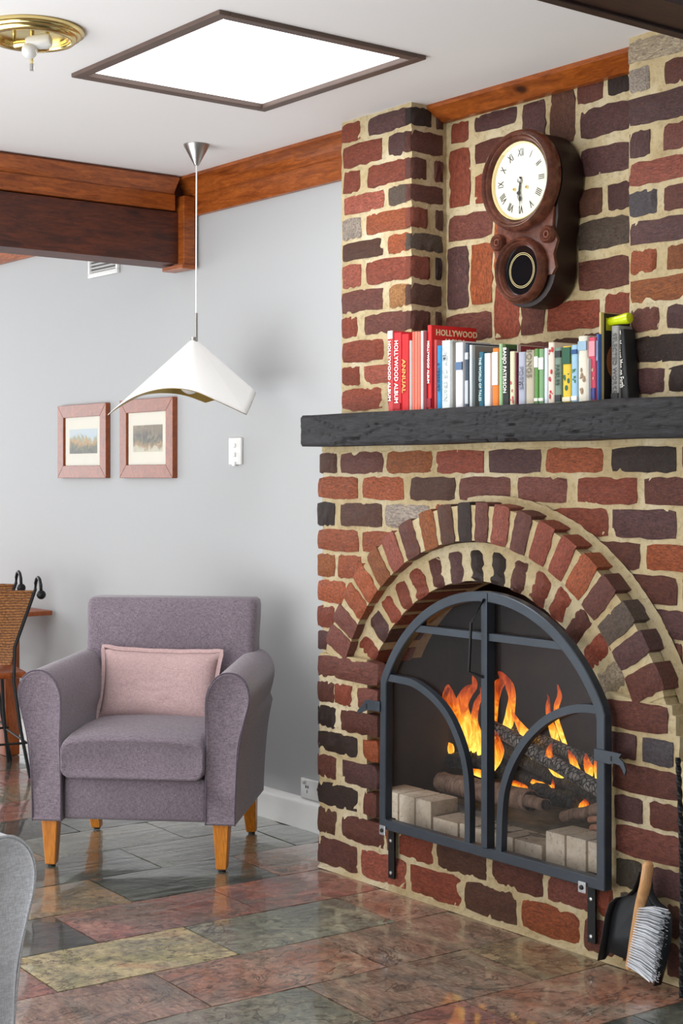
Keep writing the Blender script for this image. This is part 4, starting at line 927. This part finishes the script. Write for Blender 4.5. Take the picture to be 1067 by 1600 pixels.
def fx(x, y): p_ = P(x, y, 'Y', FY); return (p_.x+3.2025, 0, p_.z)
zb = EYE-.458
bar([(xC-.315, 0, zb), (xC+.315, 0, zb)], .021)
def spl(l, n=5):
    l = [Vector(q) for q in l]; o = []
    for i in range(len(l)-1):
        for k in range(n): o.append(cr(l[max(0, i-1)], l[i], l[i+1], l[min(len(l)-1, i+2)], k/n))
    return o+[l[-1]]
bar(spl([fx(600, 1058), fx(620, 1062), fx(645, 1069), (fx(675, 1092)), fx(698, 1122), fx(716, 1165), fx(725, 1205), fx(728, 1250), (fx(728, 1250)[0], 0, ZB+bw-.002)]), .022)
rx = fx(778, 1270)[0]
bar(spl([fx(935, 1110), fx(910, 1107), fx(885, 1110), fx(855, 1122), fx(825, 1148), fx(803, 1180), fx(788, 1215), fx(780, 1255), (rx-.002, 0, ZB+bw-.002)]), .022)
B().tube([Vector(fx(758, 936))+Vector((0, -.004, 0)), Vector(fx(748, 972))+Vector((0, -.03, 0)), Vector(fx(745, 1048))+Vector((0, -.03, 0)), Vector(fx(756, 1058))+Vector((0, -.002, 0))], .0042, 8).go('handle', M['blackiron'], fs)
def hook(poly, hole):
    b = B(); b.prism(poly, -.006, -.0005, 'Y', .0008); o = b.go('hook_plate', M['iron'], fs, smooth=False)
    b = B(); b.prism(hole, -.0072, -.0055, 'Y'); b.go('slot', M['ink'], o, smooth=False)
def f2(l): return [(fx(x, y)[0], fx(x, y)[2]) for x, y in l]
hook(f2([(595, 1096), (595, 1112), (575, 1109), (571, 1111), (561, 1115), (560, 1110), (568, 1101), (572, 1094), (577, 1093)]), f2([(573.5, 1099), (575.5, 1099), (576, 1107), (573.5, 1107)]))
hook(f2([(930, 1169), (930, 1188), (954, 1194), (963, 1193), (970, 1196), (974, 1202), (978, 1212), (980, 1203), (976, 1191), (969, 1184), (973, 1178), (961, 1175)]), f2([(956, 1181), (958, 1181), (958.5, 1189), (956, 1189)]))
for x, y in ((599, 1297), (911, 1386)):
    q = fx(x, y); b = B(); b.box((q[0]-.014, -.006, q[2]-.015), (q[0]+.014, 0, q[2]+.015), .002); cp = b.go('clip_plate', M['zinc'], fs, smooth=False)
    B().lathe([(0, 0), (.007, 0), (.006, .004), (0, .005)], 8, 'Y', (q[0], -.006, q[2])).go('bolt', M['ink'], cp)
for x in (615, 928):
    xx = P(x, 1340, 'Y', YS-.004).x+3.2025
    b = B(); b.box((xx-.014, .038, EYE-1.248), (xx+.014, .046, EYE-1.06), .001); b.box((xx-.014, .02, EYE-1.075), (xx+.014, .046, EYE-1.06), .001); br = b.go('bracket', M['blackiron'], fs, smooth=False)
    for zz in (EYE-1.13, EYE-1.23): B().lathe([(0, 0), (.006, 0), (.005, .003), (0, .004)], 10, 'Y', (xx, .038, zz)).go('screw', M['zinc'], br)
# mesh panel behind the bars
b = B(); pts = [Vector((p_.x*.985, .027, p_.z)) for p_ in A0]; poly = [Vector((X1-bw+.004, .027, ZB+bw-.004))]+pts+[Vector((X0+bw-.004, .027, ZB+bw-.004))]
b.bm.faces.new([b.bm.verts.new(p_) for p_ in poly]); mp = b.go('spark_mesh', M['screen'], fs, smooth=False, recalc=False)
# ------------------------------------------------------------------ logs and fire
def log(x0, y0, x1, y1, Ya, Yb, r, mat, label, end=None, name='log', k0=0):
    p0, p1 = P(x0, y0, 'Y', Ya), P(x1, y1, 'Y', Yb); n = 14; m = 16; b = B(); rings = []
    t_ = (p1-p0).normalized(); a1 = t_.cross(Vector((0, 0, 1))).normalized(); a2 = t_.cross(a1)
    for i in range(n+1):
        f = i/n; c = p0.lerp(p1, f)+a2*.004*nz((f*3, k0, 1), 1)
        rr_ = r*(1+.10*nz((f*4, k0, 7), 1)); rings.append([c+(a1*math.cos(2*math.pi*j/m)+a2*math.sin(2*math.pi*j/m))*rr_*(1+.12*nz((f*6, j*.8, k0), 1)) for j in range(m)])
    org = p0.lerp(p1, .5); rings = [[v-org for v in rg] for rg in rings]
    b.loft(rings); o = b.go(name, mat, None, angle=50); o.location = org; tag(o, label, 'log', 'logs in the fireplace')
    if end:
        for f, sg in ((0, -1), (1, 1)):
            c = (p0 if f == 0 else p1)-org; q = B(); q.tube([c-t_*.002*sg, c+t_*.0015*sg], r*.86, 16); q.go('cut_end', end, o)
    return o
log(690, 1222, 830, 1252, 3.33, 3.27, .034, M['barklog'], 'thick grey brown log lying along the front of the fire', M['coal'], k0=1)
log(677, 1186, 772, 1190, 3.44, 3.42, .026, M['coal'], 'black charcoal log at the upper left of the fire', k0=2)
log(812, 1248, 853, 1258, 3.27, 3.22, .018, M['barklog'], 'short brown log with a charred round end in front', M['coal'], k0=3)
log(835, 1236, 905, 1254, 3.34, 3.31, .028, M['coal'], 'stubby charred log at the middle right of the hearth', M['coal'], k0=4)
log(880, 1276, 945, 1262, 3.28, 3.28, .017, M['barklog'], 'short brown log lying low at the right', M['logend'], k0=5)
log(762, 1132, 968, 1252, 3.42, 3.20, .022, M['char'], 'long cracked grey log leaning down to the right', k0=6)
log(790, 1136, 962, 1206, 3.50, 3.36, .020, M['char'], 'upper cracked grey log behind the long leaning one', k0=7)
log(760, 1160, 962, 1262, 3.50, 3.27, .020, M['coal'], 'dark charred log underneath the leaning logs', k0=8)
log(760, 1200, 900, 1240, 3.47, 3.40, .022, M['coal'], 'black log at the back of the hearth under the flames', k0=9)
log(921, 1281, 955, 1276, 3.235, 3.235, .009, M['logend'], 'upper stick of kindling at the right edge of the hearth', k0=10)
log(924, 1294, 957, 1292, 3.225, 3.225, .009, M['logend'], 'lower stick of kindling at the right edge of the hearth', k0=11)
def flame_mat():
    m = bpy.data.materials.new('flame'); m.use_nodes = True; nt = m.node_tree; nt.nodes.clear()
    o = nt.nodes.new('ShaderNodeOutputMaterial'); tc = nt.nodes.new('ShaderNodeTexCoord'); sp = nt.nodes.new('ShaderNodeSeparateXYZ'); nt.links.new(tc.outputs['Generated'], sp.inputs[0])
    mp = nt.nodes.new('ShaderNodeMapping'); mp.inputs['Scale'].default_value = (34, 34, 9); nt.links.new(tc.outputs['Object'], mp.inputs[0])
    nn = nt.nodes.new('ShaderNodeTexNoise'); nt.links.new(mp.outputs[0], nn.inputs['Vector']); nn.inputs['Scale'].default_value = 1.2; nn.inputs['Detail'].default_value = 3; nn.inputs['Distortion'].default_value = 1.2
    ad = nt.nodes.new('ShaderNodeMath'); ad.operation = 'MULTIPLY_ADD'; nt.links.new(nn.outputs['Fac'], ad.inputs[0]); ad.inputs[1].default_value = 1.3; ad.inputs[2].default_value = -.65
    s2 = nt.nodes.new('ShaderNodeMath'); s2.operation = 'ADD'; nt.links.new(ad.outputs[0], s2.inputs[0]); nt.links.new(sp.outputs['Z'], s2.inputs[1])
    r = nt.nodes.new('ShaderNodeValToRGB'); e = r.color_ramp.elements; e[0].position = .05; e[0].color = (*lin((255, 214, 90)), 1); e[1].position = .95; e[1].color = (*lin((214, 70, 16)), 1)
    q = e.new(.35); q.color = (*lin((255, 164, 34)), 1); q = e.new(.65); q.color = (*lin((246, 108, 20)), 1); nt.links.new(s2.outputs[0], r.inputs[0])
    em = nt.nodes.new('ShaderNodeEmission'); em.inputs['Strength'].default_value = 1.0; nt.links.new(r.outputs[0], em.inputs[0])
    st = nt.nodes.new('ShaderNodeMapRange'); nt.links.new(s2.outputs[0], st.inputs[0]); st.inputs[3].default_value = 1.7; st.inputs[4].default_value = .75; nt.links.new(st.outputs[0], em.inputs['Strength'])
    t_ = nt.nodes.new('ShaderNodeBsdfTransparent'); mx = nt.nodes.new('ShaderNodeMixShader')
    r2 = nt.nodes.new('ShaderNodeValToRGB'); r2.color_ramp.elements[0].position = .35; r2.color_ramp.elements[0].color = (.88, .88, .88, 1); r2.color_ramp.elements[1].position = 1.05 if False else 1.0; r2.color_ramp.elements[1].color = (.25, .25, .25, 1)
    nt.links.new(s2.outputs[0], r2.inputs[0]); nt.links.new(r2.outputs[0], mx.inputs[0]); nt.links.new(t_.outputs[0], mx.inputs[1]); nt.links.new(em.outputs[0], mx.inputs[2]); nt.links.new(mx.outputs[0], o.inputs[0])
    return m
M['flame'] = flame_mat()
fire = thing('fire', 'orange and yellow flames rising from the burning logs', 'fire', P(790, 1200, 'Y', 3.4))
def flame(pts, Y):
    # pts: (x, y, half width in px)
    pp = [(P(x, y, 'Y', Y+.02*math.sin(i*1.3))-fire.location, wd/ (F_/4.75)*1.3) for i, (x, y, wd) in enumerate(pts)]
    l = spl([q[0] for q in pp], 5); rr_ = []
    for i in range(len(pp)-1):
        for k in range(5): rr_.append(pp[i][1]+(pp[i+1][1]-pp[i][1])*k/5)
    rr_.append(pp[-1][1])
    B().tube(l, [(r_*.45, r_) for r_ in rr_][0:0] or [(r_, r_*.5) for r_ in rr_], 10, up=(0, 1, 0)).go('flame', M['flame'], fire, angle=180)
for pts, Y in [
  ([(733, 1172, 5), (722, 1150, 10), (713, 1125, 13), (704, 1102, 14), (699, 1085, 11), (697, 1072, 5), (694, 1064, 1)], 3.42),
  ([(742, 1172, 6), (736, 1150, 10), (728, 1125, 11), (722, 1100, 11), (730, 1082, 9), (741, 1070, 6), (738, 1056, 1)], 3.45),
  ([(750, 1178, 5), (747, 1150, 7), (741, 1125, 6), (745, 1100, 5), (752, 1085, 3), (750, 1075, 1)], 3.40),
  ([(762, 1180, 6), (766, 1150, 9), (770, 1120, 8), (772, 1095, 8), (776, 1075, 9), (785, 1060, 7), (778, 1050, 1)], 3.47),
  ([(785, 1150, 5), (794, 1130, 8), (798, 1108, 7), (800, 1090, 6), (796, 1072, 7), (788, 1058, 4), (780, 1050, 1)], 3.43),
  ([(830, 1158, 5), (820, 1146, 8), (810, 1130, 5), (802, 1116, 3), (800, 1108, 1)], 3.40),
  ([(872, 1166, 5), (866, 1148, 6), (860, 1128, 5), (856, 1108, 4), (857, 1092, 2), (855, 1086, .6)], 3.44),
  ([(884, 1166, 3), (876, 1145, 4), (870, 1125, 4), (869, 1105, 4), (874, 1088, 4), (871, 1070, 1)], 3.46),
  ([(706, 1170, 7), (694, 1168, 9), (684, 1160, 7), (680, 1148, 4), (678, 1138, 1)], 3.42),
  ([(768, 1206, 3), (776, 1190, 6), (780, 1170, 8), (774, 1150, 5), (768, 1138, 1)], 3.36),
  ([(880, 1212, 3), (868, 1204, 7), (861, 1190, 8), (858, 1175, 5), (862, 1162, 1)], 3.30),
  ([(905, 1205, 3), (898, 1196, 6), (893, 1182, 5), (888, 1172, 1)], 3.31),
  ([(922, 1212, 6), (920, 1200, 7), (917, 1188, 5), (916, 1178, 1)], 3.30),
  ([(934, 1214, 5), (932, 1200, 5), (930, 1186, 1)], 3.30),
  ([(832, 1182, 4), (826, 1170, 6), (822, 1156, 4), (824, 1146, 1)], 3.36),
  ([(790, 1222, 4), (806, 1226, 5), (820, 1231, 4), (828, 1234, 1)], 3.33),
  ([(830, 1220, 3), (846, 1228, 5), (862, 1232, 4), (864, 1218, 1)], 3.32),
  ([(735, 1204, 4), (748, 1208, 5), (764, 1212, 4), (768, 1204, 1)], 3.36),
  ([(842, 1250, 4), (832, 1246, 6), (826, 1236, 2)], 3.31),
  ([(916, 1256, 6), (910, 1262, 6), (905, 1268, 2)], 3.29)]: flame(pts, Y)
# ------------------------------------------------------------------ dustpan and brush, poker
bl = P(950, 1500, 'Z', 0)
tl = R(10)
dp = thing('dustpan', 'black metal dustpan leaning upright against the right brick jamb', 'dustpan', (-2.70, 3.012, .004))
dp.rotation_euler = (R(-3.5), 0, R(0))
# outline in the leaning plane (x, z)
def g2(x, y): q = P(x, y, 'Y', 3.02); return Vector((q.x+2.70, 0, q.z))
o_l = [(948, 1500), (952, 1470), (957, 1430), (962, 1412), (972, 1403), (988, 1400), (997, 1392), (1003, 1375), (1006, 1362), (1016, 1362), (1017, 1380), (1020, 1398), (1030, 1412), (1043, 1422), (1050, 1436), (1050, 1470), (1044, 1510), (1037, 1540)]
poly = [g2(*q) for q in o_l]
ctr = sum(poly, Vector())/len(poly)
b = B(); n = len(poly)
R0 = [v+Vector((0, -.03, 0)) for v in poly]; R1 = [v+Vector((0, -.002, 0)) for v in poly]; R2 = [ctr+(v-ctr)*.86+Vector((0, .0, 0)) for v in poly]; R3 = [ctr+(v-ctr)*.90+Vector((0, -.027, 0)) for v in poly]
vs = [[b.bm.verts.new(v) for v in rg] for rg in (R0, R1, R2)]
for k in range(2):
    for i in range(n-1): b.bm.faces.new((vs[k][i], vs[k][i+1], vs[k+1][i+1], vs[k+1][i]))
b.bm.faces.new(vs[2])
o = b.go('pan', plain('black_pan_metal', (34, 38, 42), .35, .3, var=.05), dp, angle=50); sl = o.modifiers.new('s', 'SOLIDIFY'); sl.thickness = .002
B().tube([g2(1011, 1366)+Vector((0, -.006, 0)), g2(1012, 1358)+Vector((0, -.002, 0)), g2(1012, 1355)], [(.010, .005), (.011, .006), (.008, .004)], 12).go('handle', plain('black_pan_metal', (34, 38, 42)), dp)
br = thing('hand_brush', 'wooden handled hand brush with grey bristles resting in the dustpan', 'brush', (-2.70, 2.975, .004)); br.rotation_euler = (R(-3.5), 0, 0)
def g3(x, y, dy=0): q = P(x, y, 'Y', 2.985); return Vector((q.x+2.70, dy, q.z))
b = B(); b.tube([g3(1010, 1350), g3(1009, 1354), g3(1006, 1385), g3(1001, 1410), g3(997, 1425), g3(992, 1460), g3(988, 1495), g3(985, 1512), g3(984, 1516)], [(.010, .008), (.0165, .012), (.0175, .013), (.0165, .013), (.010, .013), (.008, .012), (.0075, .011), (.007, .010), (.004, .006)], 14)
b.go('handle', wood('beech_handle', (206, 150, 96), (228, 180, 128), .4, (20, 20, 3), .02), br, angle=60)
B().lathe([(0, 0), (.0035, 0), (.0035, .002), (0, .002)], 12, 'Y', g3(1005, 1362, -.011)).go('hanging_hole', M['ink'], br)
b = B(); rs = random.Random(3)
for i in range(24):
    f = i/23
    for k in range(9):
        s0 = g3(1000+(-14)*f, 1421+88*f, -.010+.020*k/8); e = g3(1040-14*f+rs.uniform(-2, 2), 1428+108*f+rs.uniform(-3, 3), -.016+.032*k/8+rs.uniform(-.003, .003)); 
        md = s0.lerp(e, .5)+Vector((0, rs.uniform(-.002, .002), .004))
        b.tube([s0, md, e], [.0016, .0026, .0012], 4, False)
o = b.go('bristles', plain('grey_bristles', (206, 210, 216), .6, var=.3, bscale=50), br, angle=60); o['kind'] = 'stuff'
pk = thing('poker', 'dark twisted iron poker standing at the right edge of the fireplace', 'poker', (-2.485, 3.02, 0))
pts = [Vector((-.016, 0, .587)), Vector((-.006, 0, .40)), Vector((.006, -.01, .2)), Vector((.02, -.03, .004))]
b = B(); l = spl(pts, 20); rings = []
for i, p_ in enumerate(l):
    rings.append([p_+Vector((math.cos(2*math.pi*j/4+i*.5)*.0075, math.sin(2*math.pi*j/4+i*.5)*.0075, 0)) for j in range(4)])
b.loft(rings); b.go('shaft', M['blackiron'], pk, smooth=False)
